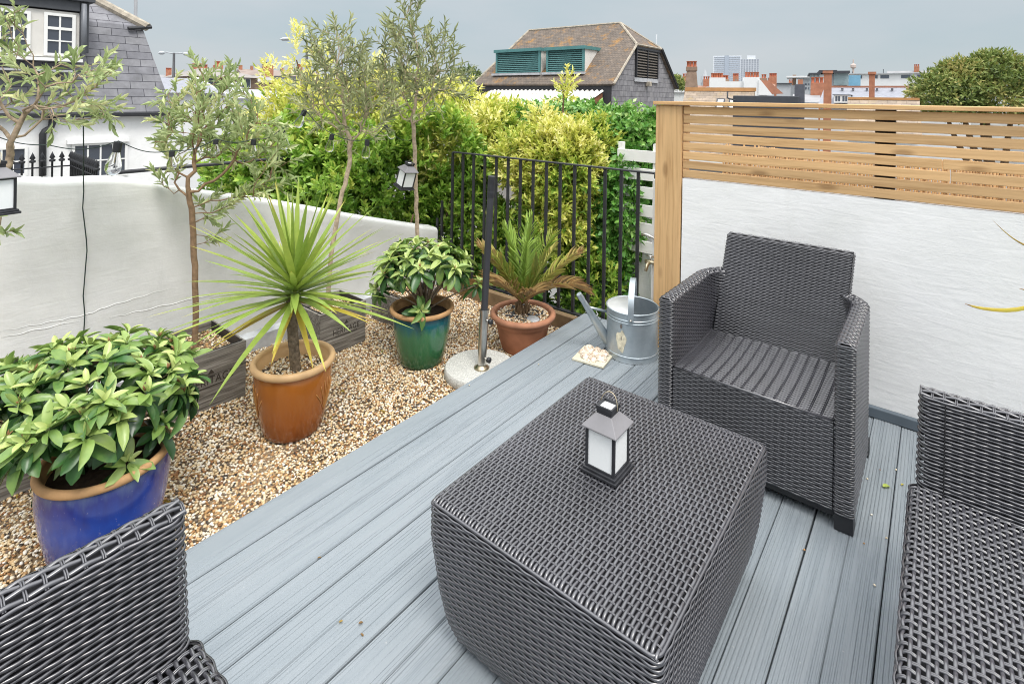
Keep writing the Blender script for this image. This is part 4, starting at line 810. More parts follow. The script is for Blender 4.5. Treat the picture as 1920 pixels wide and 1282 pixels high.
mb.grid(np.array(P)); mb.build('label_patch', plain('worn_label', (.62, .57, .43), .75, 0, .35, 40.), o, True)
mb = MB(); mb.xf = None
P = [[(CC[0]+(r+.0012)*math.cos(a0+rr_*.045*math.cos(t_)), CC[1]+(r+.0012)*math.sin(a0+rr_*.045*math.cos(t_)), .215+rr_*.014*math.sin(t_)) for t_ in np.linspace(0, 2*PI, 16)] for rr_ in (.02, .5, 1.)]
mb.grid(np.array(P)); P = [[(CC[0]+(r+.0014)*math.cos(a0+.01+rr_*.02*math.cos(t_)), CC[1]+(r+.0014)*math.sin(a0+.01+rr_*.02*math.cos(t_)), .145+rr_*.014*math.sin(t_)) for t_ in np.linspace(0, 2*PI, 12)] for rr_ in (.02, 1.)]; mb.grid(np.array(P))
mb.build('dark_stain', plain('stain', (.14, .12, .11), .8), o, True)
# ------------------------------------------------------------------ tile with shells
ca, cb_, cc_, cd = at(1071, 673, .012), at(1107, 648, .012), at(1145, 660, .012), at(1128, 689, .012)
ctr = (ca+cd+cc_+cb_)/4; ex = unit(cd-ca); ey = np.cross([0, 0, 1.], ex); hw = .10; yaw_t = math.atan2(ex[1], ex[0])
o = MB(); o.box(-hw, hw, -hw, hw, 0, .012); tl_o = o.build('tile', plain('cream_tile', (.60, .56, .43), .4, 0, .06), None, bevel=.002, local=True); tl_o.location = (ctr[0], ctr[1], .0015); tl_o.rotation_euler = (0, 0, yaw_t)
tag(tl_o, 'square cream tile laid on the deck and covered with seashells', 'tile')
shm = NT('shell'); shm.col(shm.ramp(shm.noise(shm.pos(), 60, 4, .6), [(.33, (.22, .13, .08)), (.43, (.50, .40, .30)), (.58, (.70, .64, .54)), (.75, (.80, .77, .71))])); shm = shm.set(.45)
sh = [(-.05, .045, .034, 'large pale scallop shell at the back left corner of the tile'), (-.035, -.035, .030, 'rounded white shell at the front left of the tile'), (.012, -.055, .027, 'flat cream shell lying nearest the front edge of the tile'), (.048, -.012, .030, 'whitish shell at the right of the tile'), (.045, .05, .026, 'small ribbed shell at the far right corner of the tile'), (.0, .03, .024, 'brown speckled shell in the middle of the tile'), (-.075, .0, .020, 'little white shell at the left edge of the tile'), (.0, .07, .022, 'small shell at the far edge of the tile'), (.075, -.03, .016, 'tiny tan shell at the right edge of the tile')]
for x, y, s, lb in sh:
    mb = MB(); P = []
    s *= 1.25
    for q in np.linspace(.02, 1, 9):
        P.append([(s*q*(1.05*math.cos(t_)+.15), s*q*math.sin(t_)*(1+.06*math.cos(9*t_)*q), s*.85*(1-q**1.8)*(1+.14*math.cos(13*t_)*q)) for t_ in np.linspace(0, 2*PI, 52)])
    mb.grid(np.array(P)); so_ = mb.build('seashell', shm, None, True, local=True); a = random.random()*6.28; dx, dy = x*math.cos(yaw_t)-y*math.sin(yaw_t), x*math.sin(yaw_t)+y*math.cos(yaw_t)
    so_.location = (ctr[0]+dx, ctr[1]+dy, .0145); so_.rotation_euler = (random.uniform(-.15, .15), random.uniform(-.15, .15), a); tag(so_, lb, 'seashell', 'shells on the tile')
# ------------------------------------------------------------------ lanterns
def lantern():
    o = thing('lantern', (0, 0, 0), 'grey and black metal lantern with frosted panes on the rattan table', 'lantern', 'frosted metal lanterns')
    b = .061; mb = MB(); mb.box(-b, b, -b, b, 0, .009); mb.box(-b+.005, b-.005, -b+.005, b-.005, .009, .017); mb.build('base', M['black_metal'], o, bevel=.002, local=True)
    q = .050; hh = .138
    for sx in (-1, 1):
        for sy in (-1, 1): mb = MB(); mb.box(*sorted((sx*q, sx*(q-.009))), *sorted((sy*q, sy*(q-.009))), .017, hh); mb.build('corner_post', M['black_metal'], o, bevel=.001, local=True)
    mb = MB()
    for s_ in (-1, 1):
        mb.box(-q+.009, q-.009, *sorted((s_*q, s_*(q-.006))), hh-.006, hh); mb.box(*sorted((s_*q, s_*(q-.006))), -q+.009, q-.009, hh-.006, hh)
        mb.box(-q+.009, q-.009, *sorted((s_*q, s_*(q-.006))), .017, .023); mb.box(*sorted((s_*q, s_*(q-.006))), -q+.009, q-.009, .017, .023)
    mb.build('rails', M['black_metal'], o, local=True)
    for s_ in (-1, 1):
        mb = MB(); mb.box(-q+.009, q-.009, *sorted((s_*(q-.004), s_*(q-.007))), .023, hh-.006); mb.build('pane', M['frost'], o, local=True)
        mb = MB(); mb.box(*sorted((s_*(q-.004), s_*(q-.007))), -q+.009, q-.009, .023, hh-.006); mb.build('pane', M['frost'], o, local=True)
    e_ = .060; t_ = .026; V = [(x*e_, y*e_, hh) for x, y in ((-1, -1), (1, -1), (1, 1), (-1, 1))]+[(x*e_, y*e_, hh+.004) for x, y in ((-1, -1), (1, -1), (1, 1), (-1, 1))]+[(x*t_, y*t_, hh+.040) for x, y in ((-1, -1), (1, -1), (1, 1), (-1, 1))]
    mb = MB(); mb.add(V, [(3, 2, 1, 0)]+[(a+i, a+(i+1) % 4, a+4+(i+1) % 4, a+4+i) for a in (0, 4) for i in range(4)]+[(8, 9, 10, 11)]); mb.build('roof', M['lamp_roof'], o, bevel=.0015, local=True)
    mb = MB(); z0 = hh+.040; t2 = .0255
    mb.box(-t2, t2, -t2, t2, z0-.002, z0+.012)
    for s_ in (-1, 1):
        mb.box(-t2-.003, t2+.003, *sorted((s_*(t2+.003), s_*(t2-.003))), z0+.012, z0+.024); mb.box(*sorted((s_*(t2+.003), s_*(t2-.003))), -t2+.003, t2-.003, z0+.012, z0+.024)
    mb.build('chimney_cap', M['black_metal'], o, bevel=.001, local=True)
    mb = MB(); mb.box(-t2+.003, t2-.003, -t2+.003, t2-.003, z0+.012, z0+.015); mb.build('solar_panel', M['frost'], o, local=True)
    mb = MB(); tw_ = np.linspace(0, PI, 14); mb.tube([(.030*math.cos(a), .004+.012*math.sin(a), z0+.010+.045*math.sin(a)) for a in tw_], .0013, 6); mb.build('wire_handle', M['brass'], o, local=True)
    return o
l1 = lantern(); l1.location = (-.793, 1.496, .428)
l2 = copy_tree(l1); c = atD(757, 352, 4.02); l2.location = c; l2.rotation_euler = (-.10, .26, YAW*.2-.3); l2['label'] = 'grey lantern hanging askew from the trunk of the tallest olive tree'
l3 = copy_tree(l1); c = atD(-12, 402, 2.02); l3.location = c; l3.rotation_euler = (0, 0, .2); l3['label'] = 'black lantern hanging at the left edge, only one frosted pane in view'
mb = MB(); a_ = c+np.array([0, 0, .22]); mb.tube([a_, a_+np.array([-.01, 0, .25]), np.array([-3.24, .44, 1.0])*0+a_+np.array([-.03, .0, .5])], .0015, 5); tag(mb.build('hanging_wire', M['black_metal']), 'thin wire holding up the lantern at the left edge', 'wire')
# ------------------------------------------------------------------ string lights and cable
SL = thing('string_lights', atD(320, 285, 2.9), 'string of clear glass bulbs with black caps looped through the olive trees', 'string lights')
bul = [(222, 266, 209, 330, 2.5), (322, 284, 322, 318, 2.75), (405, 262, 403, 292, 2.8), (476, 262, 472, 296, 2.95), (529, 242, 535, 282, 3.2), (572, 207, 556, 240, 3.4), (623, 252, 616, 286, 3.42), (689, 263, 685, 298, 3.5), (722, 236, 738, 260, 3.75)]
cord = [atD(-40, 240, 2.3), atD(90, 272, 2.45)]
capM = M['black_plastic']
for x0_, y0_, x1_, y1_, D in bul:
    a_ = atD(x0_, y0_, D); b_ = atD(x1_, y1_, D); d_ = b_-a_; Ln = np.linalg.norm(d_); d_ = d_/Ln; s_ = Ln/.125; cord += [a_-d_*.004]
    mb = MB(); mb.tube([a_, a_+d_*Ln*.30], .0155*s_**.5, 14); cp = mb.build('cap', capM, SL, True, angle=40)
    t_ = np.array([.28, .36, .5, .68, .84, .94, 1.]); rr_ = np.array([.0125, .015, .021, .0275, .0275, .019, .002])*s_**.6; mb = MB(); mb.tube(a_+d_[None]*(Ln*t_[:, None]), rr_, 18, cap=False); mb.build('bulb', M['clear'], SL, True)
    f_ = MB(); f_.tube([a_+d_*Ln*.3, a_+d_*Ln*.62], .0022, 6); f_.build('filament', M['brass'], SL)
cord += [atD(775, 262, 4.15)]; cord = np.array(cord); q = []
for i in range(len(cord)-1):
    for t_ in np.linspace(0, 1, 12, endpoint=False): p_ = cord[i]*(1-t_)+cord[i+1]*t_; p_ = p_.copy(); p_[2] -= .10*math.sin(PI*t_)*np.linalg.norm(cord[i+1]-cord[i]); q.append(p_)
mb = MB(); mb.tube(q, .0024, 6); mb.build('cord', M['cord'], SL, True)
mb = MB(); pts = [(157, 232), (157, 290), (156, 322), (157, 360), (155, 390), (162, 450), (163, 470), (156, 555), (159, 590), (157, 625), (150, 645)]
q = [atX(x, y, XW+.02 if y > 315 else XW-.02) for x, y in pts]; q[1] = atX(157, 290, XW+.08); q[0] = atX(156, 220, XW+.25); q[2] = atX(156, 325, XW+.03); mb.tube(q, .0028, 6)
tag(mb.build('cable', M['cord'], None, True), 'thin dark green cable hanging down the left white wall', 'cable')
# crumbs and fallen leaves on the boards
mb = MB(); spots = [(1626, 897), (1650, 880), (1680, 880), (1634, 964), (1662, 1008), (1620, 1018), (1508, 1030), (1104, 680), (1200, 668), (1010, 683), (1035, 780), (1640, 1096), (880, 722)]
P_ = np.array([at(x, y, .005) for x, y in spots]); pebbles(mb, P_, np.full(len(P_), .0042)); tag(mb.build('pebble_crumbs', M['pebble'], None, True), 'a few pale crumbs of stone scattered over the deck', 'crumbs').__setitem__('kind', 'stuff')
mb = MB(); P_ = np.array([at(x, y, .004) for x, y in ((1668, 911), (1690, 909), (643, 1163), (672, 1168), (676, 1187), (595, 1046))]); leaves(mb, P_, rnd_unit(6)*np.array([1, 1, .1]), np.tile([0, 0, 1.], (6, 1)), np.array([.035, .02, .012, .014, .012, .014]), np.array([.02, .008, .007, .007, .006, .006]), np.array([.5, .2, .02, .03, .02, .02]), T15)
n = 60; gxy = np.column_stack([rng.uniform(-3.3, -2.1, n), rng.uniform(.4, 3.2, n), np.full(n, ZG+.012)]); leaves(mb, gxy, rnd_unit(n)*np.array([1, 1, .15]), unit(np.tile([0, 0, 1.], (n, 1))+.3*rng.normal(size=(n, 3))), .018+.03*rng.random(n), .005+.006*rng.random(n), .02+.1*rng.random(n)+.5*(rng.random(n) < .12), T15)
lo_ = mb.build('fallen_leaves', LM['cordy']); tag(lo_, 'scraps of fallen leaf scattered over the gravel and the grey boards', 'leaves'); lo_['kind'] = 'stuff'
# ------------------------------------------------------------------ shrubs beyond the terrace
def lump(c, R, n, front=True):
    v = rnd_unit(n*2)
    if front:
        to = unit(EYE-np.array(c)); v = v[(v@to > -.35) | (rng.random(len(v)) < .25)]
    v = v[v[:, 2] > -.75][:n]; f = 1+.16*np.sin(v[:, 0]*7+c[0]*3)*np.sin(v[:, 1]*6+v[:, 2]*8+c[1]*5)+.08*np.sin(v[:, 2]*17+v[:, 0]*13)
    rad = f*(1-.38*rng.random(len(v))**2.2); return np.array(c)+v*np.array(R)*rad[:, None], v
def shrub(name, label, cat, lumps, mat, k, axl, L, W, spread, tints, T=T6, droop=0., stems=((0, 0),), foot=None, cap=None):
    foot = np.array(lumps[0][0]) if foot is None else np.array(foot); o = thing(name, (foot[0], foot[1], -3.5), label, cat); lf = MB()
    for (c, R, n), (t0, t1) in zip(lumps, tints):
        P_, v = lump(c, R, n)
        if cap is not None: ok = cap(P_); P_, v = P_[ok], v[ok]
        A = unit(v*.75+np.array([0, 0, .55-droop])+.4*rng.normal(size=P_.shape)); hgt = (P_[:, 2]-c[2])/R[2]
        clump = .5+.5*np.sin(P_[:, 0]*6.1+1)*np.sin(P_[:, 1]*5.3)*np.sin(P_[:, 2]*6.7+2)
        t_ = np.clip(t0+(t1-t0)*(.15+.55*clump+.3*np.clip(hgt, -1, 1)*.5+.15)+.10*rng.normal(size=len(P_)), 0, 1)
        sprigs(lf, P_, A, k, axl, L, W, spread, t_, T, tvar=.09)
    lf.build('foliage', mat, o, True); mb = MB()
    for i in range(7):
        c, R, n = lumps[i % len(lumps)]; e_ = np.array(c)+np.array(R)*.55*rng.normal(size=3)*.6; s_ = np.array([foot[0]+.25*rng.normal(), foot[1]+.25*rng.normal(), -3.5]); tt = np.linspace(0, 1, 8)[:, None]
        mb.tube(s_*(1-tt)+e_*tt+.05*np.sin(tt*7+i)*np.array([1, .6, 0]), np.linspace(.035, .008, 8), 6)
    mb.build('stems', M['bark_dark'], o, True); return o
def A_(px, py, D): return tuple(atD(px, py, D))
bc = lambda P_: (P_[:, 0] < XW-.33) | (P_[:, 1] > 3.58)          # nothing grows through the wall or the railing
shrub('glossy_shrub', 'dense glossy green shrub crowding over the sloping white wall behind the olive trunks', 'shrub',
      [(A_(690, 400, 5.3), (.85, .75, .75), 2100), (A_(800, 330, 5.2), (.6, .55, .6), 1300), (A_(585, 330, 5.4), (.62, .6, .55), 1100), (A_(850, 470, 5.4), (.6, .5, .7), 1500), (A_(480, 330, 5.2), (.5, .4, .35), 500)], LM['euon'], 8, .10, .068, .030, .85, [(.05, .85), (.1, .9), (.1, .95), (.05, .75), (.2, .95)], T=T9, cap=bc)
shrub('golden_shrub', 'large golden yellow variegated shrub rising highest behind the slim olive trees', 'shrub',
      [(A_(870, 270, 6.0), (.75, .7, .46), 1500), (A_(640, 240, 6.1), (.62, .6, .45), 800), (A_(560, 235, 5.9), (.42, .42, .42), 420), (A_(740, 220, 6.2), (.55, .5, .45), 600), (A_(960, 262, 6.1), (.5, .5, .32), 600), (A_(720, 300, 5.8), (.6, .5, .4), 450), (A_(556, 105, 6.0), (.05, .05, .30), 26), (A_(512, 145, 6.0), (.09, .09, .14), 26), (A_(600, 130, 6.0), (.10, .10, .22), 40), (A_(700, 150, 6.0), (.12, .1, .2), 40), (A_(850, 185, 6.0), (.3, .2, .14), 90)], LM['gold'], 8, .12, .066, .026, .8, [(.08, 1.), (.05, .98), (.1, 1.), (.05, .95), (.08, 1.), (.0, .7), (.7, 1.), (.6, 1.), (.5, 1.), (.4, 1.), (.3, 1.)], T=T6, cap=bc)
shrub('yellow_shrub', 'upright pale yellow shrub standing against the outside of the black railing', 'shrub',
      [(A_(1045, 325, 4.95), (.34, .3, .40), 1150), (A_(1035, 440, 4.8), (.30, .26, .5), 850), (A_(1105, 270, 5.1), (.2, .2, .2), 160), (A_(975, 310, 5.0), (.22, .22, .26), 220), (A_(950, 500, 4.9), (.3, .3, .5), 350), (A_(1062, 170, 5.2), (.04, .04, .15), 18), (A_(1110, 560, 4.6), (.22, .18, .28), 220), (A_(1020, 235, 5.2), (.1, .1, .14), 40)], LM['gold'], 9, .12, .056, .021, .85, [(.05, 1.), (.0, .7), (.1, 1.), (.0, .9), (.0, .5), (.6, 1.), (.0, .4), (.4, 1.)], T=T9, cap=bc)
shrub('ivy_mass', 'bank of dark green ivy draped over the fence beside the white slatted panel', 'ivy',
      [(A_(1120, 315, 5.6), (.62, .6, .60), 2300), (A_(1195, 278, 5.3), (.36, .34, .32), 1000), (A_(1000, 280, 5.9), (.4, .4, .42), 700), (A_(1130, 480, 5.0), (.34, .3, .55), 1100), (A_(1060, 245, 5.9), (.55, .45, .28), 900), (A_(900, 560, 5.0), (.7, .4, .4), 900), (A_(1165, 400, 4.75), (.14, .14, .45), 300)], LM['ivy'], 8, .10, .055, .036, 1.05, [(.2, .85), (.25, .9), (.2, .8), (.15, .75), (.35, 1.), (.2, .8), (.25, .8)], T=T6, droop=.9, cap=bc)
# ------------------------------------------------------------------ house on the left
XH = -17.6; slate_y = tiles('welsh_slate', 'yz', .62, .215, (.19, .19, .21), (.235, .235, .25), (.035, .035, .045), ((.15, .15, .14), 2., .62), .007)
HO = thing('slate_house', (XH-3, 1., -3.5), 'white rendered house with a steep grey slate roof and a white dormer', 'house')
e1 = atX(322, 213, XH); ze = atX(150, 213, XH)[2]; y0h, y1h = -5., e1[1]; sl_n = (1, 0, .38)
def pr(px_, py_): return at_plane(px_, py_, (XH+.12, 0, ze), sl_n)
tpt = pr(266, 50)
mb = MB(); mb.box(XH-7, XH, y0h, y1h-.05, -3.5, ze-.02); mb.build('wall', M['white'], HO)
mb = MB(); zt_ = tpt[2]; xt = tpt[0]; yt = tpt[1]; V = [(XH+.12, y0h, ze), (XH+.12, y1h, ze), (XH-7, y1h, ze), (XH-7, y0h, ze), (xt, y0h, zt_), (xt, yt, zt_), (XH-6, yt, zt_), (XH-6, y0h, zt_)]
rz = zt_+1.9; V += [(xt-2.4, y0h, rz), (xt-2.4, yt-2.6, rz)]
mb.add(V, [(0, 1, 5, 4), (1, 2, 6, 5), (2, 3, 7, 6), (3, 0, 4, 7), (4, 5, 9, 8), (5, 6, 9), (6, 7, 8, 9), (0, 3, 2, 1)]); rf = mb.build('roof', slate_y, HO)
mb = MB(); q = np.array([xt, yt, zt_]); mb.tube([q+np.array([.1, .12, -.02]), (xt-2.4, yt-2.6, rz+.05)], .13, 8); mb.build('hip_coping', M['coping'], rf)
mb = MB(); a_ = pr(238, 54); b_ = pr(274, 51); mb.tube([a_+np.array([.1, 0, 0]), b_+np.array([.12, .1, 0])], .055, 8); mb.build('verge_gutter', M['black_metal'], rf)
mb = MB(); a_ = np.array(at_plane(254, 42, (xt-1.1, 0, 0), (1, 0, 0))); mb.tube([a_, a_+np.array([0, 0, 1.6])], .05, 8); mb.build('vent_pipe', M['lead'], rf)
mb = MB(); mb.box(XH+.12, XH+.24, y0h, y1h+.05, ze-.09, ze+.02); mb.build('gutter', M['black_metal'], HO, bevel=.02)
dp = [atX(x, y, XH+.1) for x, y in ((98, 216), (98, 232), (95, 240), (84, 246), (80, 252), (80, 330))]; mb = MB(); mb.tube([dp[0], dp[1], dp[2], dp[3], dp[4], dp[5]], .075, 10); mb.build('downpipe', M['black_metal'], HO, True)
def ywin(par, x0_, y0_, x1_, y1_, X, cols, rows, fr=.07, mid=True, deep=.05):
    a_ = atX(x0_, y0_, X); b_ = atX(x1_, y1_, X); ya, yb_ = a_[1], b_[1]; za, zb_ = b_[2], a_[2]; mb = MB()
    mb.box(X, X+deep, ya-fr, ya, za-fr, zb_+fr); mb.box(X, X+deep, yb_, yb_+fr, za-fr, zb_+fr); mb.box(X, X+deep, ya, yb_, za-fr, za); mb.box(X, X+deep, ya, yb_, zb_, zb_+fr)
    for i in range(1, cols): y = ya+(yb_-ya)*i/cols; mb.box(X+.002, X+deep-.015, y-.018, y+.018, za, zb_)
    for i in range(1, rows): z = za+(zb_-za)*i/rows; w_ = .035 if mid and i == round(rows*.67) else .016; mb.box(X+.004, X+deep-.01, ya, yb_, z-w_, z+w_)
    wf = mb.build('window', M['window_white'], par); mb = MB(); mb.box(X+.001, X+.012, ya, yb_, za, zb_); mb.build('pane', M['glass'], wf)
XD = XH+.10; DM = MB(); a_ = atX(-70, 12, XD); b_ = atX(150, 110, XD); DM.box(XD-2., XD-.03, a_[1], b_[1], b_[2], a_[2]+.12); dm = DM.build('dormer', M['cream'], HO)
ywin(HO, 89, 29, 134, 102, XD-.028, 2, 3); ywin(HO, 2, 22, 49, 98, XD-.028, 2, 3); 
mb = MB(); c1_ = atX(150, 4, XD); c2_ = atX(166, 100, XD); mb.box(XD-2, XD+.02, c1_[1], c2_[1], c2_[2], c1_[2]); mb.box(XD-2, XD+.16, a_[1], c2_[1]+.1, c1_[2], c1_[2]+.18); mb.box(XD-.03, XD+.05, a_[1], c1_[1], c1_[2]-.26, c1_[2]); mb.build('dormer_lead', plain('dark_lead', (.06, .065, .075), .6), HO, bevel=.01)
mb = MB(); p_ = atX(158, 8, XD+.1); mb.tube([p_, p_-np.array([0, 0, 1.3])], .06, 8); mb.build('dormer_downpipe', plain('grey_pipe', (.16, .17, .19), .4), HO, True)
mb = MB(); p_ = atX(20, 108, XD); p2 = atX(150, 115, XD); mb.box(XD-.1, XD+.06, a_[1], b_[1]+.05, p2[2]-.03, p2[2]+.05); mb.build('dormer_sill', M['window_white'], HO)
mb = MB(); p2 = atX(100, 131, XH+.36); mb.box(XH-.6, XH+.36, a_[1], b_[1]-.2, p2[2]-.05, p2[2]); mb.build('lead_apron', M['lead'], HO)
ywin(HO, 140, 274, 233, 325, XH+.002, 4, 2, .06, False); ywin(HO, -20, 282, 45, 325, XH+.002, 3, 2, .06, False)
mb = MB(); p_ = atX(124, 266, XH); p2 = atX(240, 270, XH); mb.box(XH, XH+.12, p_[1], p2[1], p_[2]-.06, p_[2]+.04); mb.build('window_hood', M['white'], HO)
# spear railing between the wall and the house
SR = thing('spear_railing', atX(100, 320, -8.6)-np.array([0, 0, .4]), 'black spear topped iron railing in front of the white house', 'railing'); XS = -8.6
def spear(x, y, z0, z1, par):
    mb = MB(); mb.lathe([(.011, z0-z1), (.011, -.13), (.03, -.125), (.034, -.105), (.012, -.09), (.030, -.075), (.006, -.015), (.001, 0)], 8, (x, y, z1)); mb.build('spear', M['black_metal'], par, True)
zs = atX(97, 284, XS)[2]
for px_ in (-22, -4, 22, 41, 61, 79, 98, 116, 133): y = atX(px_, 300, XS)[1]; spear(XS, y, zs-1.0, zs, SR)
ya, yb_ = atX(-30, 300, XS)[1], atX(133, 300, XS)[1]; mb = MB(); mb.box(XS-.012, XS+.012, ya, yb_, zs-.20, zs-.185); mb.build('rail', M['black_metal'], SR)
e0_ = np.array([XS, yb_, zs-.19]); D0_ = (e0_-EYE)@FW; e1_ = atD(181, 318, D0_*.875)
for i in range(1, 15): q = e0_+(e1_-e0_)*i/14; spear(q[0], q[1], zs-1., zs, SR)
mb = MB(); mb.tube([e0_, (e1_[0], e1_[1], zs-.19)], .01, 4); mb.build('rail', M['black_metal'], SR)
mb = MB(); mb.box(XS-.3, XS+.1, ya-.5, yb_+.1, -3.5, zs-.98); mb.build('plinth', M['white'], SR)
hr = [atX(205, 325, -4.4), atX(315, 316, -4.5), atX(464, 303, -4.6), atX(590, 292, -4.7), atX(700, 282, -4.8)]; mb = MB(); mb.tube([hr[0], hr[-1]], .014, 8)
for q in (hr[0], hr[-1]): mb.tube([q, (q[0], q[1], -3.5)], .014, 8)
tag(mb.build('handrail', M['black_metal'], None, True), 'long thin black handrail running through the shrubs beyond the left wall', 'handrail')
# ------------------------------------------------------------------ barn with louvred dormers
YB = 22.; tilec = (.185, .148, .118); BR = thing('tiled_barn', (atY(1147, 158, YB)[0]-4, YB+3.5, -3.5), 'big slate hung building with a mossy brown half hipped roof and green louvred dormers', 'building')
roof_x = tiles('mossy_tiles_front', 'xz', .17, .10, tilec, (.145, .122, .104), (.085, .07, .06), ((.40, .20, .04), 1.3, .53), .006, .85); wall_y = tiles('grey_slate_hanging', 'yz', .42, .26, (.215, .21, .225), (.27, .265, .275), (.10, .10, .11), ((.31, .31, .33), .8, .60), .010, .75)
E0 = atY(1147, 158, YB); XG = E0[0]; gr_ = atX(1264, 172, XG); YB2 = gr_[1]; zE = E0[2]; EL = atY(893, 160, YB); ym = (YB+YB2)/2
R1 = atY(1163, 43, ym); R0 = atY(992, 58, ym); zR = (R1[2]+R0[2])/2; q1 = atX(1193, 83, XG); q2 = atX(1238, 95, XG)
zH = (q1[2]+q2[2])/2; fr = (zH-zE)/(zR-zE); yq1, yq2 = YB+(ym-YB)*fr, YB2-(YB2-ym)*fr
mb = MB(); mb.add([(XG, YB, -3.5), (XG, YB2, -3.5), (XG, YB2, zE), (XG, yq2, zH), (XG, yq1, zH), (XG, YB, zE)], [(0, 1, 2, 3, 4, 5)]); mb.build('gable_wall', wall_y, BR)
mb = MB(); mb.box(EL[0], XG-.01, YB+.05, YB2, -3.5, zE-.02); mb.build('wall', plain('dark_timber_wall', (.05, .05, .055), .8), BR)
ov = .16; xL, xR0, xR1 = EL[0]-.2, R0[0], R1[0]; V = [(xL, YB-.1, zE), (XG+ov, YB-.1, zE), (XG+ov, yq1, zH), (xR1, ym, zR), (xR0, ym, zR), (xL, YB2+.1, zE), (XG+ov, YB2+.1, zE), (XG+ov, yq2, zH)]
hx0 = xL+(xR0-xL)*.55; zl = zE+(zR-zE)*.55
mb = MB(); mb.add(V, [(0, 1, 2, 3, 4), (6, 5, 4, 3, 7), (2, 7, 3), (5, 0, 4)]); ro = mb.build('roof', roof_x, BR); sm_ = ro.modifiers.new('thickness', 'SOLIDIFY'); sm_.thickness = .1
mb = MB(); mb.tube([V[1], V[2]], .06, 6); mb.tube([V[2], V[3]], .07, 6); mb.tube([V[3], V[4]], .07, 6); mb.tube([V[4], V[0]], .06, 6); mb.tube([V[7], V[3]], .07, 6); mb.tube([V[2], V[7]], .05, 6); mb.build('ridge_tiles', M['coping'], ro)
mb = MB(); mb.tube([V[7], V[6]], .10, 6); mb.box(XG+.0, XG+.14, yq1, yq2, zH-.2, zH-.02); mb.build('bargeboard', M['black_metal'], BR)
teal = plain('teal_paint', (.07, .20, .20), .55, 0, .12, 4.); teal2 = plain('teal_louvre', (.10, .24, .235), .6, 0, .15, 4.)
sn = np.array([0, -(zR-zE), (ym-YB)]); 
for xa, ya_, xb_, yb2 in ((934, 98, 1010, 137), (1029, 94, 1092, 135)):
    f_ = at_plane((xa+xb_)/2, yb2, V[0], sn); Yd = f_[1]-.05; a_, b_ = atY(xa, ya_, Yd), atY(xb_, yb2, Yd); x0_, x1_, z0_, z1_ = a_[0], b_[0], f_[2], (a_[2]+atY(xb_, ya_, Yd)[2])/2
    d_ = MB(); d_.box(x0_-.12, x1_+.12, Yd+.02, Yd+3.2, z0_-.1, z1_); dmr = d_.build('dormer', M['cream'], BR)
    mb = MB(); mb.box(x0_-.12, x0_, Yd-.06, Yd+.02, z0_, z1_); mb.box(x1_, x1_+.12, Yd-.06, Yd+.02, z0_, z1_); mb.box(x0_-.2, x1_+.2, Yd-.15, Yd+3.2, z1_, z1_+.16); mb.build('frame', teal, dmr)
    mb = MB(); n_ = 11
    for i in range(n_):
        z = z0_+(z1_-z0_)*(i+.5)/n_; h_ = (z1_-z0_)/n_*.42; mb.prism([(Yd-.05, z-h_), (Yd-.02, z-h_), (Yd+.06, z+h_), (Yd+.03, z+h_)], x0_, x1_, 'x')
    mb.build('louvres', teal2, dmr); mb = MB(); mb.box(x0_, x1_, Yd+.008, Yd+.018, z0_, z1_); mb.build('louvre_backing', plain('louvre_dark', (.02, .05, .05), .8), dmr)
    mb = MB(); mb.box(x0_-.25, x1_+.2, Yd-.25, Yd+.02, z0_-.14, z0_-.03); mb.build('lead_sill', M['lead'], dmr)
mb = MB(); ga, gb = atX(1191, 93, XG), atX(1230, 148, XG); z1_, z0_ = ga[2], atX(1191, 145, XG)[2]; mb.box(XG+.005, XG+.03, ga[1], gb[1], z0_, z1_); lb = mb.build('louvre_backing', M['deck_dark'], BR); mb = MB()
for i in range(10):
    z = z0_+(z1_-z0_)*(i+.5)/10; h_ = (z1_-z0_)/10*.34; mb.prism([(XG+.10, z-h_), (XG+.13, z-h_), (XG+.05, z+h_), (XG+.02, z+h_)], ga[1]+.05, gb[1]-.05, 'y') if False else mb.box(XG+.03, XG+.09, ga[1]+.05, gb[1]-.05, z-h_*.55, z+h_*.55)
mb.build('gable_louvres', plain('grey_wood', (.16, .14, .12), .8, 0, .3, 5.), BR); mb = MB(); w_ = .07; mb.box(XG+.031, XG+.07, ga[1], gb[1], z1_-.05, z1_+.06)
for y in (ga[1], (ga[1]+gb[1])/2, gb[1]): mb.box(XG+.03, XG+.12, y-w_/2, y+w_/2, z0_, z1_)
mb.build('louvre_frame', M['black_metal'], BR); mb = MB(); mb.box(XG+.02, XG+.08, ga[1]-.1, gb[1]+.1, z0_-.22, z0_-.02); mb.build('lead_sill', M['lead'], BR)
mb = MB(); p_ = atX(1212, 158, XG); mb.box(XG, XG+.25, p_[1]-.12, p_[1]+.12, p_[2]-.12, p_[2]+.12); mb.build('floodlight', M['coping'], BR, bevel=.02)
LT = thing('lean_to', (XG-4, YB-2, -3.5), 'lean-to with a pale corrugated roof in front of the brown roofed building', 'building'); ct = NT('corrugated_sheet'); ct.col(ct.ramp(ct.noise(ct.pos((.6, 3, 1)), 2., 6, .7), [(.35, (.40, .38, .34)), (.55, (.66, .65, .62)), (.8, (.74, .73, .70))])); ct.set(.7)
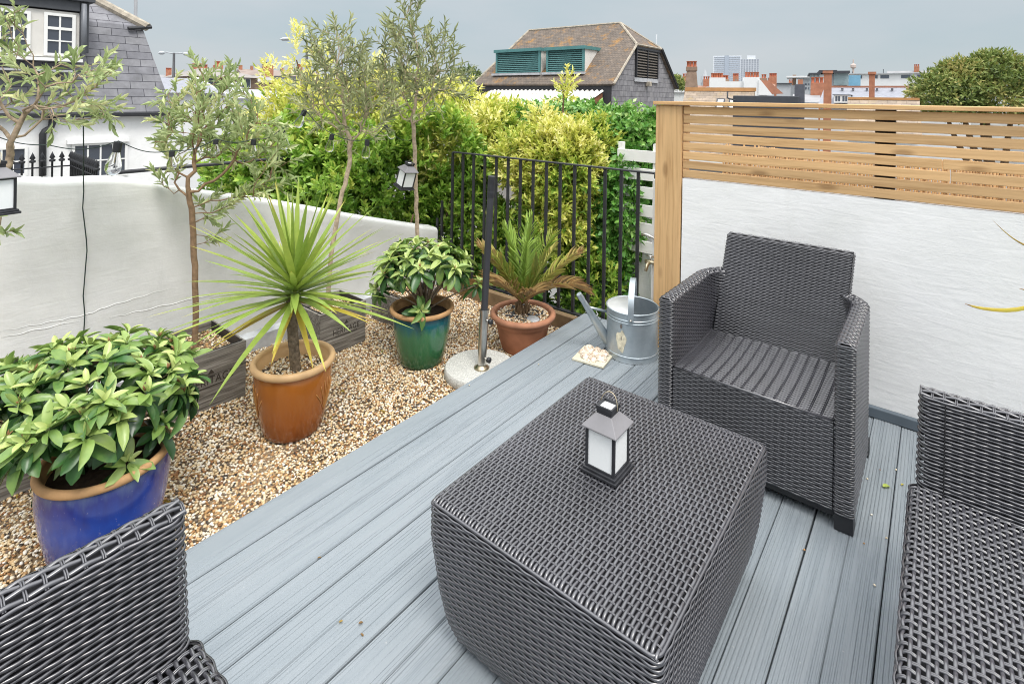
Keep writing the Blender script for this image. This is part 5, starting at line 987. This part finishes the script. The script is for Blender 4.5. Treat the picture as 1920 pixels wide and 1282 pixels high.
xs = np.linspace(atY(925, 165, YB)[0], XG-.35, 420); t_ = np.linspace(0, 1, 3); X, T_ = np.meshgrid(xs, t_); mb = MB(); mb.grid(np.stack([X, YB-.1-2.6*T_, zE-.30-.95*T_+.045*np.sin(X*2*PI/.26)], -1)); mb.build('roof', ct.m, LT, True); mb = MB(); mb.prism([(YB-.12, -3.5), (YB-.12, zE-.42), (YB-2.6, zE-1.32), (YB-2.6, -3.5)], XG-.5, XG-.40, 'x'); mb.build('side_wall', plain('rusty_boards', (.22, .09, .045), .85, 0, .4, 7.), LT)
mb = MB(); mb.box(xs[0], XG-.5, YB-2.55, YB-2.45, -3.5, zE-1.36); mb.build('front_wall', plain('lean_wall', (.3, .28, .26), .9), LT)
# ------------------------------------------------------------------ town beyond: every building a thing of its own
def P_at(px, py, D): return atD(px, py, D)
GZ = -3.5
def facing(px, D, twist=0.):
    """origin on the ground below pixel column px, and the yaw that turns a front (local -y) towards the terrace"""
    d = ray(px, 183); a = math.atan2(d[1], d[0])-PI/2+twist; p = EYE+d*D; return np.array([p[0], p[1], GZ]), a
def zz(py, px, D): return atD(px, py, D)[2]-GZ
def bthing(name, px, D, label, cat='building', twist=0., group=None):
    p, a = facing(px, D, twist); o = thing(name, p, label, cat, group); o.rotation_euler = (0, 0, a); return o
def bx(o, nm, mat, *boxes, bevel=0.):
    mb = MB()
    for b in boxes: mb.box(*b)
    return mb.build(nm, mat, o, local=True, bevel=bevel)
m_white = plain('far_white', (.72, .73, .73), .8, 0, .05, .5); m_grey = plain('far_grey', (.42, .44, .46), .8, 0, .1, .5); m_dark = plain('far_dark', (.045, .05, .06), .7); m_slate = plain('far_slate', (.25, .26, .295), .7, 0, .12, 5.)
m_tile = tiles('far_tile', 'xz', .28, .11, (.27, .22, .175), (.36, .29, .225), (.19, .15, .12), ((.34, .26, .15), 2.5, .52), .004); m_red = plain('red_tile', (.36, .16, .10), .85, 0, .2, 1.); m_ridge = plain('orange_ridge', (.48, .25, .10), .8, 0, .2, 2.); m_win = plain('far_window', (.10, .12, .15), .2); m_brick = plain('far_brick', (.40, .17, .10), .9, 0, .2, 3.); m_brownb = plain('far_brown_brick', (.27, .19, .14), .9, 0, .25, 3.)
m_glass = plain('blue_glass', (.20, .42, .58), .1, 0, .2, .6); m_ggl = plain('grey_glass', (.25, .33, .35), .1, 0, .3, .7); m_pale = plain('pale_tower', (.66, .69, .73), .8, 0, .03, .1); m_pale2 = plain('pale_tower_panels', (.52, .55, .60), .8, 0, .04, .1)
def gable_roof(o, nm, mat, x0, x1, y0, y1, z0, zr, ridge='x', hip=0.):
    mb = MB()
    if ridge == 'x':
        ym = (y0+y1)/2; V = [(x0, y0, z0), (x1, y0, z0), (x1, y1, z0), (x0, y1, z0), (x0+hip, ym, zr), (x1-hip, ym, zr)]; Fs = [(0, 1, 5, 4), (2, 3, 4, 5), (1, 2, 5), (3, 0, 4), (0, 3, 2, 1)]
    else:
        xm = (x0+x1)/2; V = [(x0, y0, z0), (x1, y0, z0), (x1, y1, z0), (x0, y1, z0), (xm, y0+hip, zr), (xm, y1-hip, zr)]; Fs = [(1, 2, 5, 4), (3, 0, 4, 5), (0, 1, 4), (2, 3, 5), (0, 3, 2, 1)]
    mb.add(V, Fs); return mb.build(nm, mat, o, local=True)
def pots_row(par, x0, x1, n, z, hh, y=0., r=.13):
    for i in range(n):
        x = x0+(x1-x0)*(i+.5)/n; mb = MB(); mb.lathe([(r, 0), (r*.8, hh*.15), (r*.75, hh*.85), (r*1.05, hh*.9), (r*1.0, hh), (r*.6, hh)], 8, (x, y, z)); mb.build('chimney_pot', M['red_pot'], par, True, local=True)
def wins(o, xs, z0, z1, w_, y=-.02, mat=None, frame=True):
    for x in xs:
        if frame: wf = bx(o, 'window', M['window_white'], (x-w_/2-.06, x+w_/2+.06, y-.04, y+.06, z0-.06, z1+.06)); bx(wf, 'pane', mat or m_win, (x-w_/2, x-.02, y-.06, y-.03, z0, z1), (x+.02, x+w_/2, y-.06, y-.03, z0, z1))
        else: bx(o, 'window', mat or m_win, (x-w_/2, x+w_/2, y-.03, y+.05, z0, z1))
# tiled roof with two rooflights just past the screen
D = 20.; o = bthing('tiled_house', 1330, D, 'low house with a mottled tile roof, orange ridge and two rooflights behind the pine screen', twist=-.12); s = D/1000
x0, x1 = (1255-1330)*s, (1398-1330)*s; zr = zz(164, 1330, D); bx(o, 'wall', m_white, (x0, x1-.05, 2., 8, 0, zr-2.8)); gable_roof(o, 'roof', m_tile, x0, x1, .0, 8.0, zr-3.0, zr)
bx(o, 'ridge_tiles', m_ridge, (x0, x1+.05, 3.85, 4.15, zr-.08, zr+.08))
for a, b in ((1326, 1341), (1348, 1364)):
    sl_ = 3./4.; mb = MB(); xa, xb = (a-1330)*s*1.13, (b-1330)*s*1.13; y0_, y1_ = 2.55, 3.25; V = [(x, y, zr-3.+y*sl_+h) for h in (.05, .16) for x, y in ((xa, y0_), (xb, y0_), (xb, y1_), (xa, y1_))]; mb.add(V, [(3, 2, 1, 0), (4, 5, 6, 7), (0, 1, 5, 4), (1, 2, 6, 5), (2, 3, 7, 6), (3, 0, 4, 7)]); r_ = mb.build('rooflight', m_dark, o, local=True)
    mb = MB(); V = [(x, y, zr-3.+y*sl_+.165) for x, y in ((xa+.06, y0_+.06), (xb-.06, y0_+.06), (xb-.06, y1_-.06), (xa+.06, y1_-.06))]; mb.add(V, [(0, 1, 2, 3)]); mb.build('pane', M['window_white'], r_, local=True)
# big tapering brick chimney
D = 34.; o = bthing('brick_chimney', 1296, D, 'large tapering brown brick chimney stack crowned with a block of red pots', 'chimney'); s = D/1000; z0, z1, z2 = zz(175, 1296, D), zz(126, 1296, D), zz(115, 1296, D)
mb = MB(); w0, w1 = .42, .29; mb.add([(-w0, -w0, 0), (w0, -w0, 0), (w0, w0, 0), (-w0, w0, 0), (-w0, -w0, z0), (w0, -w0, z0), (w0, w0, z0), (-w0, w0, z0), (-w1, -w1, z1-.25), (w1, -w1, z1-.25), (w1, w1, z1-.25), (-w1, w1, z1-.25)], [(a+i, a+(i+1) % 4, a+4+(i+1) % 4, a+4+i) for a in (0, 4) for i in range(4)]); mb.box(-.34, .34, -.34, .34, z1-.25, z1); mb.build('stack', m_brownb, o, local=True); pots_row(o, -.30, .30, 3, z1, z2-z1, 0, .12)
# spire
D = 180.; o = bthing('church_spire', 1321, D, 'distant grey stone spire with pinnacles beside the brown chimney', 'spire'); z0, z1 = zz(150, 1321, D), zz(129, 1321, D)
mb = MB(); mb.lathe([(1.3, 0), (1.3, z0), (.02, z1)], 8); mb.box(-1.35, -.9, -1.3, -.9, z0-1, z0+1.2); mb.box(.9, 1.35, -1.3, -.9, z0-1, z0+1.2); mb.build('spire', m_grey, o, local=True); bx(o, 'louvre', m_dark, (-.3, .3, -1.28, -1.2, z0-3, z0-.6))
# two tower blocks
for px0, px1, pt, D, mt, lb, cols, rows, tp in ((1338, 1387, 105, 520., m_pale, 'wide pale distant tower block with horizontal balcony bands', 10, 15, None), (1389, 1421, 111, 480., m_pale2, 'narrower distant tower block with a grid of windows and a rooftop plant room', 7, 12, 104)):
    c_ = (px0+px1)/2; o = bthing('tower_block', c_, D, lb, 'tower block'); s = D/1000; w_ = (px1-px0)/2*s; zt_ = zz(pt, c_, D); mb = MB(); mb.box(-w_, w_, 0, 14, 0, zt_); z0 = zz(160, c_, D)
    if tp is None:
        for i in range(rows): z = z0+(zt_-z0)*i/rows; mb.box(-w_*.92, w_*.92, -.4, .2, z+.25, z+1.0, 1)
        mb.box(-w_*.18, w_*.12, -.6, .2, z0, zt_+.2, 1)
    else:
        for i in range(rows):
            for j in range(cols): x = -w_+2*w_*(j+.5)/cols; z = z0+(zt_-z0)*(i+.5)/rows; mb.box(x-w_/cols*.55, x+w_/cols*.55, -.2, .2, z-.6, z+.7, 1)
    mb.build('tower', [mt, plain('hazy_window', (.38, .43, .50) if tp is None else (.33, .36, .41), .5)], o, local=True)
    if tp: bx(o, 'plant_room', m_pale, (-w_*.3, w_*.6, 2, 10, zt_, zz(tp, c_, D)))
# white terrace with chimneys and a red roof
D = 46.; o = bthing('white_terrace', 1390, D, 'white gabled terrace with rows of red chimney pots and a steep red roof', twist=.1); s = D/1000; X_ = lambda p: (p-1390)*s; Z_ = lambda y, p=1390: zz(y, p, D)
bx(o, 'wall', m_white, (X_(1330), X_(1436), .5, 9, 0, Z_(163))); bx(o, 'party_wall', m_white, (X_(1334), X_(1362), 0, 1, 0, Z_(146)), (X_(1394), X_(1421), 0, 1, 0, Z_(145)), (X_(1362), X_(1394), .3, 1, 0, Z_(153)))
pots_row(o, X_(1337), X_(1358), 5, Z_(146), .42, .5); pots_row(o, X_(1397), X_(1421), 5, Z_(145), .46, .5)
mb = MB(); mb.prism([(X_(1421), Z_(151)), (X_(1436), Z_(151)), (X_(1462), Z_(175)), (X_(1440), Z_(176))], .2, 6, 'y'); mb.build('red_roof', m_red, o, local=True); mb = MB(); mb.prism([(X_(1419), Z_(150)), (X_(1422), Z_(150)), (X_(1443), Z_(178)), (X_(1419), Z_(178))], -.1, .2, 'y'); mb.build('gable', m_white, o, local=True)
bx(o, 'chimney', m_brownb, (X_(1360), X_(1372), 2, 3, 0, Z_(147)), (X_(1422), X_(1440), 2, 3, 0, Z_(145)), (X_(1384), X_(1387), 2, 3, 0, Z_(147))); pots_row(o, X_(1361), X_(1371), 3, Z_(147), .36, 2.5, .1); pots_row(o, X_(1431), X_(1440), 2, Z_(145), .36, 2.5, .1)
# charcoal flat roof with its flue
D = 16.; o = bthing('flat_roof', 1430, D, 'charcoal flat roofed extension with a square dark flue just above the pine screen', twist=-.1); s = D/1000; X_ = lambda p: (p-1430)*s
bx(o, 'parapet', m_dark, (X_(1378), X_(1490), 0, 4, 0, zz(180, 1430, D)), bevel=.02); bx(o, 'flue', plain('flue_grey', (.085, .09, .11), .7), (X_(1482), X_(1498), .2, .5, 0, zz(159, 1490, D))); bx(o, 'brick_cap', m_brick, (X_(1487), X_(1495), .25, .45, zz(159, 1490, D), zz(150, 1490, D)))
mb = MB(); p0 = (X_(1369), -.1, zz(172, 1369, D)); mb.tube([p0, (X_(1369), -.1, zz(184, 1369, D)), (X_(1383), -.1, zz(189, 1380, D))], .025, 8); mb.build('soil_pipe', m_dark, o, True, local=True)
# pale building with a thin canopy roof
D = 60.; o = bthing('canopy_building', 1500, D, 'pale building with a thin overhanging flat roof left of the glass stair tower'); s = D/1000; X_ = lambda p: (p-1500)*s; Z_ = lambda y: zz(y, 1500, D)
bx(o, 'wall', m_grey, (X_(1500), X_(1522), 0, 5, 0, Z_(146)), (X_(1484), X_(1522), .5, 5, 0, Z_(160))); bx(o, 'roof', m_white, (X_(1477), X_(1524), -.5, 5, Z_(146), Z_(143))); wins(o, [X_(p) for p in (1503, 1509, 1515)], Z_(168), Z_(164), .2, -.02, None, False); wins(o, [X_(p) for p in (1503, 1509, 1515)], Z_(160), Z_(157), .2, -.02, None, False)
bx(o, 'chimney', m_brownb, (X_(1487), X_(1493), .6, 1., Z_(160), Z_(140)))
# glass stair tower
D = 50.; o = bthing('glass_tower', 1550, D, 'glass fronted stair tower with a dark stepped roof and blue panes', twist=.05); s = D/1000; X_ = lambda p: (p-1550)*s; Z_ = lambda y: zz(y, 1550, D)
bx(o, 'core', m_grey, (X_(1524), X_(1583), .3, 5, 0, Z_(139))); bx(o, 'glazing', m_ggl, (X_(1522), X_(1537), 0, .3, 0, Z_(140)), (X_(1561), X_(1584), 0, .3, Z_(160), Z_(138))); bx(o, 'white_panel', m_white, (X_(1537.5), X_(1546), .1, .3, 0, Z_(140))); bx(o, 'roof', m_dark, (X_(1520), X_(1540), -.3, 5, Z_(140), Z_(137)), (X_(1537), X_(1566), -.2, 5, Z_(137.5), Z_(132)), (X_(1558), X_(1586), -.3, 5, Z_(138), Z_(133.5)))
bx(o, 'mullions', m_white, *[(X_(p)-.03, X_(p)+.03, -.03, .0, 0, Z_(140)) for p in (1527, 1532)], (X_(1522), X_(1545), -.04, 0, Z_(168), Z_(167))); bx(o, 'blue_glazing', m_glass, (X_(1586), X_(1605), 1, 2, 0, Z_(141)))
mb = MB(); mb.prism([(X_(1546), Z_(190)), (X_(1549), Z_(168)), (X_(1551), Z_(168)), (X_(1549), Z_(190))], -.3, .0, 'y'); mb.build('fin', m_white, o, local=True)
# long slate roof in front of it
D = 32.; o = bthing('slate_roof_house', 1650, D, 'long grey slate roof with a red ridge and a small white dormer window', 'building', twist=-.03); s = D/1000; X_ = lambda p: (p-1650)*s; Z_ = lambda y: zz(y, 1650, D)
bx(o, 'wall', m_white, (X_(1552), X_(1776), .2, 7.5, 0, Z_(198))); r_ = gable_roof(o, 'roof', m_slate, X_(1547), X_(1780), 0, 7.6, Z_(204), Z_(161)); bx(r_, 'ridge_tiles', m_red, (X_(1553), X_(1780), 3.7, 3.95, Z_(161)-.05, Z_(161)+.09))
dm_ = bx(o, 'dormer', m_white, (X_(1574), X_(1600), .5, 3.5, Z_(195), Z_(179))); bx(dm_, 'roof', m_dark, (X_(1572), X_(1602), .4, 3.6, Z_(179), Z_(178))); wins(dm_, [X_(1581), X_(1593)], Z_(191), Z_(181), .26, .48)
bx(o, 'rooflight', m_white, (X_(1620), X_(1652), 1.7, 2.2, Z_(184), Z_(181)), (X_(1675), X_(1705), 1.7, 2.2, Z_(184), Z_(181))); bx(o, 'vents', m_dark, *[(X_(p)-.06, X_(p)+.06, 2.9, 3.2, Z_(167), Z_(164)) for p in (1582, 1601, 1625, 1642, 1667, 1692, 1718)])
for nm, a, b, t_, lb in (('a', 1545, 1558, 133, 'tall orange brick chimney standing against the glass stair tower'), ('b', 1630, 1639, 135, 'slim orange brick chimney rising through the middle of the slate roof')):
    D = 31.; o = bthing('brick_chimney', (a+b)/2, D, lb, 'chimney'); w_ = (b-a)/2*D/1000; zt_ = zz(t_, (a+b)/2, D); bx(o, 'stack', m_brick, (-w_, w_, 0, .6, 0, zt_-.15)); bx(o, 'cap', m_brick, (-w_-.06, w_+.06, -.06, .66, zt_-.15, zt_))
# long white building, small tile roof, slender tower
D = 70.; o = bthing('white_long_building', 1690, D, 'long white flat roofed building with a strip of windows behind the slate roof'); s = D/1000; X_ = lambda p: (p-1690)*s; Z_ = lambda y: zz(y, 1690, D)
bx(o, 'wall', m_white, (X_(1606), X_(1790), 0, 8, 0, Z_(138.5))); bx(o, 'roof', m_grey, (X_(1605), X_(1791), -.3, 8, Z_(138.5), Z_(137))); wins(o, [X_(p) for p in (1621, 1646, 1664, 1696, 1720, 1738, 1760)], Z_(147), Z_(141), .95, -.02, None, False); bx(o, 'mast', m_dark, (X_(1661)-.04, X_(1661)+.04, 2, 2.1, Z_(137), Z_(128)), (X_(1610)-.04, X_(1610)+.04, 2, 2.1, Z_(137), Z_(132)))
D = 18.; o = bthing('tile_roof_shed', 1655, D, 'shallow tan tiled roof just showing above the pine cap rail'); s = D/1000; X_ = lambda p: (p-1655)*s; zr = zz(185, 1655, D); bx(o, 'wall', m_white, (X_(1600), X_(1710), .3, 3.7, 0, zr-1)); r_ = gable_roof(o, 'roof', m_tile, X_(1595), X_(1715), 0, 4, zr-1.2, zr); bx(r_, 'ridge_tiles', m_ridge, (X_(1595), X_(1715), 1.9, 2.1, zr-.04, zr+.05))
D = 400.; o = bthing('thin_tower', 1599, D, 'very slender distant tower with a bulge near its top', 'tower'); mb = MB(); zt_ = zz(112, 1599, D); mb.lathe([(.9, 0), (.6, zt_-12), (.6, zt_-7), (1.9, zt_-6), (1.9, zt_-4), (.5, zt_-3), (.4, zt_)], 10); mb.build('shaft', plain('thin_tower_paint', (.5, .42, .38), .7), o, local=True)
D = 90.; o = bthing('roofs_block', 1462, D, 'cluster of low grey and red roofs left of the dark flue'); s = D/1000; X_ = lambda p: (p-1462)*s; Z_ = lambda y: zz(y, 1462, D); bx(o, 'wall', m_grey, (X_(1440), X_(1482), 0, 6, 0, Z_(158))); bx(o, 'roof', m_dark, (X_(1454), X_(1482), -.3, 6, Z_(158), Z_(156))); bx(o, 'chimney', m_brick, (X_(1442), X_(1452), 1, 2, 0, Z_(151)), (X_(1447), X_(1448.5), 1, 2, 0, Z_(141))); pots_row(o, X_(1442), X_(1453), 4, Z_(151), .5, 1.5, .2)
# houses on the left, seen through the olive leaves
D = 42.; o = bthing('brown_brick_house', 425, D, 'brown brick house with a hipped grey roof and red chimney stacks', 'house', .35); s = D/1000; X_ = lambda p: (p-425)*s*1.2; Z_ = lambda y: zz(y, 425, D)
bx(o, 'wall', m_brownb, (X_(380), X_(472), 0, 7, 0, Z_(143))); gable_roof(o, 'roof', plain('grey_brown_roof', (.27, .25, .23), .85, 0, .15, 2.), X_(376), X_(478), -.5, 7.5, Z_(145), Z_(127), 'x', 1.6); wins(o, [X_(452), X_(405)], Z_(163), Z_(148), .75); bx(o, 'chimney', m_brick, (X_(412), X_(422), 5, 6, 0, Z_(116)), (X_(452), X_(462), 6, 7, 0, Z_(116))); pots_row(o, X_(452), X_(462), 4, Z_(116), .35, 6.5, .12)
D = 26.; o = bthing('white_gabled_house', 385, D, 'white gabled house with a grey roof seen through the olive crown', 'house', .5); s = D/1000; X_ = lambda p: (p-385)*s*1.15; Z_ = lambda y: zz(y, 385, D); bx(o, 'wall', m_white, (X_(325), X_(420), 0, 5, 0, Z_(173))); gable_roof(o, 'roof', m_slate, X_(320), X_(412), -.3, 5.3, Z_(175), Z_(146)); mb = MB(); mb.prism([(0-.3, Z_(175)), (5.3, Z_(175)), (2.5, Z_(143))], X_(411), X_(417), 'x'); mb.build('gable', m_white, o, local=True); wins(o, [X_(385)], Z_(198), Z_(178), .55)
D = 30.; o = bthing('white_outbuilding', 490, D, 'low white building with a pale pitched roof between the olives', 'building', .2); s = D/1000; X_ = lambda p: (p-490)*s; Z_ = lambda y: zz(y, 490, D); bx(o, 'wall', m_white, (X_(445), X_(535), 0, 5, 0, Z_(184))); gable_roof(o, 'roof', m_grey, X_(443), X_(540), -.3, 5.3, Z_(185), Z_(168), 'x', .6); bx(o, 'tall_block', m_white, (X_(463), X_(486), 5, 8, 0, Z_(152)))
D = 75.; o = bthing('hillside_terrace', 530, D, 'far row of houses with red chimneys climbing behind the yellow shrub', 'houses', .2); s = D/1000; X_ = lambda p: (p-530)*s; Z_ = lambda y: zz(y, 530, D)
bx(o, 'wall', m_grey, (X_(462), X_(600), 0, 7, 0, Z_(142))); gable_roof(o, 'roof', plain('brown_roof', (.26, .21, .18), .9, 0, .2, 1.), X_(460), X_(600), -.4, 7.4, Z_(143), Z_(131)); bx(o, 'chimney', m_brick, *[(X_(p), X_(p+w), 3, 4, 0, Z_(y)) for p, w, y in ((462, 5, 124), (482, 3, 125), (503, 4, 122), (535, 4, 126), (551, 5, 124))]); bx(o, 'attic_block', m_grey, (X_(498), X_(525), 8, 12, 0, Z_(118))); bx(o, 'slope', m_dark, (X_(512), X_(525), 7.8, 8, Z_(123), Z_(113)))
D = 110.; o = bthing('far_white_block', 330, D, 'far low white block beside the street lamp with red roofs', 'building', .1); s = D/1000; X_ = lambda p: (p-330)*s; Z_ = lambda y: zz(y, 330, D); bx(o, 'wall', m_grey, (X_(290), X_(400), 0, 8, 0, Z_(141))); bx(o, 'roof', m_red, (X_(335), X_(398), 0, 8, Z_(141), Z_(136)))
# street lamps
def street_lamp(px_, D, ytop, label, arms, span):
    o = bthing('street_lamp', px_, D, label, 'street lamp', 0., 'street lamps beyond the gardens'); z = zz(ytop, px_, D); mb = MB(); mb.tube([(0, 0, 0), (0, 0, z*.5), (0, 0, z)], [.11, .08, .06], 8); mb.build('pole', M['charcoal'], o, True, local=True)
    for sg in arms:
        a = mb = MB(); mb.tube([(0, 0, z-.03), (sg*span*.45, 0, z+.02), (sg*span*.55, 0, z)], .04, 6); mb.build('arm', m_grey, o, True, local=True); mb = MB(); mb.lathe([(.01, -span*.24), (.16, -span*.12), (.17, span*.08), (.05, span*.22)], 10); hd = mb.build('lamp_head', m_grey, o, True, local=True); hd.location = (sg*span*.78, 0, z-.02); hd.rotation_euler = (0, PI/2+.1*sg, 0); hd.scale = (.6, 1, 1)
street_lamp(325, 30., 100, 'twin armed street lamp standing clear against the sky right of the slate house', (-1, 1), .74)
street_lamp(574, 30., 75, 'street lamp arm poking out above the golden shrub', (-1, 1), 1.4)
# trees far off
def far_tree(name, label, lumps, n, L, tint, seed, mat='far', group=None):
    global rng
    keep = rng; rng = np.random.default_rng(seed); c0 = np.array(lumps[0][0]); o = thing(name, (c0[0], c0[1], GZ), label, 'tree', group); lf = MB(); mb = MB()
    for c, R, w_ in lumps:
        P_, v = lump(c, R, int(n*w_)); A = unit(v+.6*rng.normal(size=v.shape)+np.array([0, 0, .2])); clump = np.sin(P_[:, 0]*2.1)*np.sin(P_[:, 1]*1.9)*np.sin(P_[:, 2]*2.6); sprigs(lf, P_, A, 5, L*1.6, L, L*.42, .8, np.clip(tint+.28*clump+.12*rng.normal(size=len(P_)), 0, 1), T6)
        q = np.linspace(0, 1, 8)[:, None]; mb.tube(np.array([c0[0], c0[1], GZ])*(1-q)+np.array(c)*q+.15*np.sin(q*6)*np.array([1, .5, 0]), np.linspace(.22, .04, 8), 7)
    lf.build('crown', LM[mat], o, True); mb.build('trunk', M['bark_dark'], o, True); rng = keep
D = 24.; far_tree('autumn_tree', 'broad olive green tree turning rust at its edge behind the right end of the screen', [(atD(1850, 175, D), (1.9, 1.7, 1.35), 1.), (atD(1770, 180, D), (1.1, 1.2, .95), .45), (atD(1925, 155, D), (1.2, 1.2, .8), .45), (atD(1800, 140, D), (.7, .7, .5), .25), (atD(1860, 125, D), (.8, .8, .5), .25)], 1700, .20, .46, 31)
D = 60.; far_tree('green_tree', 'small green tree showing between the brown roof and the brick chimney', [(atD(1262, 158, D), (1.1, 1.1, .7), 1.)], 500, .25, .45, 32)
D = 45.; far_tree('dark_bush', 'dark bushy treetop at the left foot of the brown tiled roof', [(atD(872, 160, D), (1.6, 1.6, 1.3), 1.)], 700, .22, .2, 33)
# small roofs that fill the town between the larger buildings
def small_house(px_, D, yr, w_px, label, roof, wall=None, pots=3, hip=.0, twist=0., ch=True):
    o = bthing('terraced_house', px_, D, label, 'house', twist, 'small roofs of the town'); s = D/1000; hw = w_px*s/2; zr = zz(yr, px_, D); rise = min(2.6, w_px*s*.35)
    bx(o, 'wall', wall or m_white, (-hw, hw, .2, 5.8, 0, zr-rise)); gable_roof(o, 'roof', roof, -hw-.15, hw+.15, 0, 6, zr-rise-.1, zr, 'x', hip)
    if ch: c_ = bx(o, 'chimney', m_brick, (hw*.35, hw*.35+.9, 2.6, 3.3, 0, zr+.9)); pots_row(c_, hw*.35, hw*.35+.9, pots, zr+.9, .45, 2.95, .14)
m_rr = plain('brown_red_tile', (.30, .17, .12), .85, 0, .2, 1.); m_gr = plain('grey_tile', (.30, .30, .31), .8, 0, .15, 1.)
small_house(1272, 62., 158, 40, 'low grey roofed house just right of the brown barn roof', m_gr)
small_house(1312, 75., 160, 34, 'red brown roof with a chimney at the foot of the grey spire', m_rr)
small_house(1368, 88., 152, 30, 'grey roof tucked between the white gables and the pale tower blocks', m_gr, m_white, 4)
small_house(1437, 70., 155, 26, 'small brown roof peeping out behind the steep red roof', m_rr, m_grey, 4)
small_house(1470, 120., 160, 44, 'distant reddish roof left of the canopy building', m_rr, m_grey, 3)
small_house(1512, 40., 176, 40, 'white fronted house with a grey roof below the canopy building', m_gr)
small_house(1700, 110., 132, 60, 'far grey roof showing above the long white building', m_gr, m_white, 3)
small_house(300, 95., 140, 50, 'far grey roof with a chimney immediately right of the slate house', m_gr, m_white, 4)
small_house(365, 70., 138, 46, 'red brown roof left of the brown brick house', m_rr, m_white, 4, .8)
small_house(490, 60., 141, 34, 'grey roof right of the brown brick house', m_gr, m_brownb, 4)
small_house(545, 90., 133, 60, 'far brown roof with chimney pots half hidden by the golden shrub', m_rr, m_white, 5)
mb = MB(); o = atD(1172, 60, 60.); tagm = mb.tube([(o[0], o[1], 0.), (o[0], o[1], atD(1231, 65, 60.)[2])], .05, 6); q = atD(1231, 65, 60.)
mb = MB(); mb.tube([(q[0], q[1], GZ), q], .06, 6); tag(mb.build('radio_mast', m_grey, None, True), 'thin grey mast rising behind the right slope of the barn roof', 'mast')
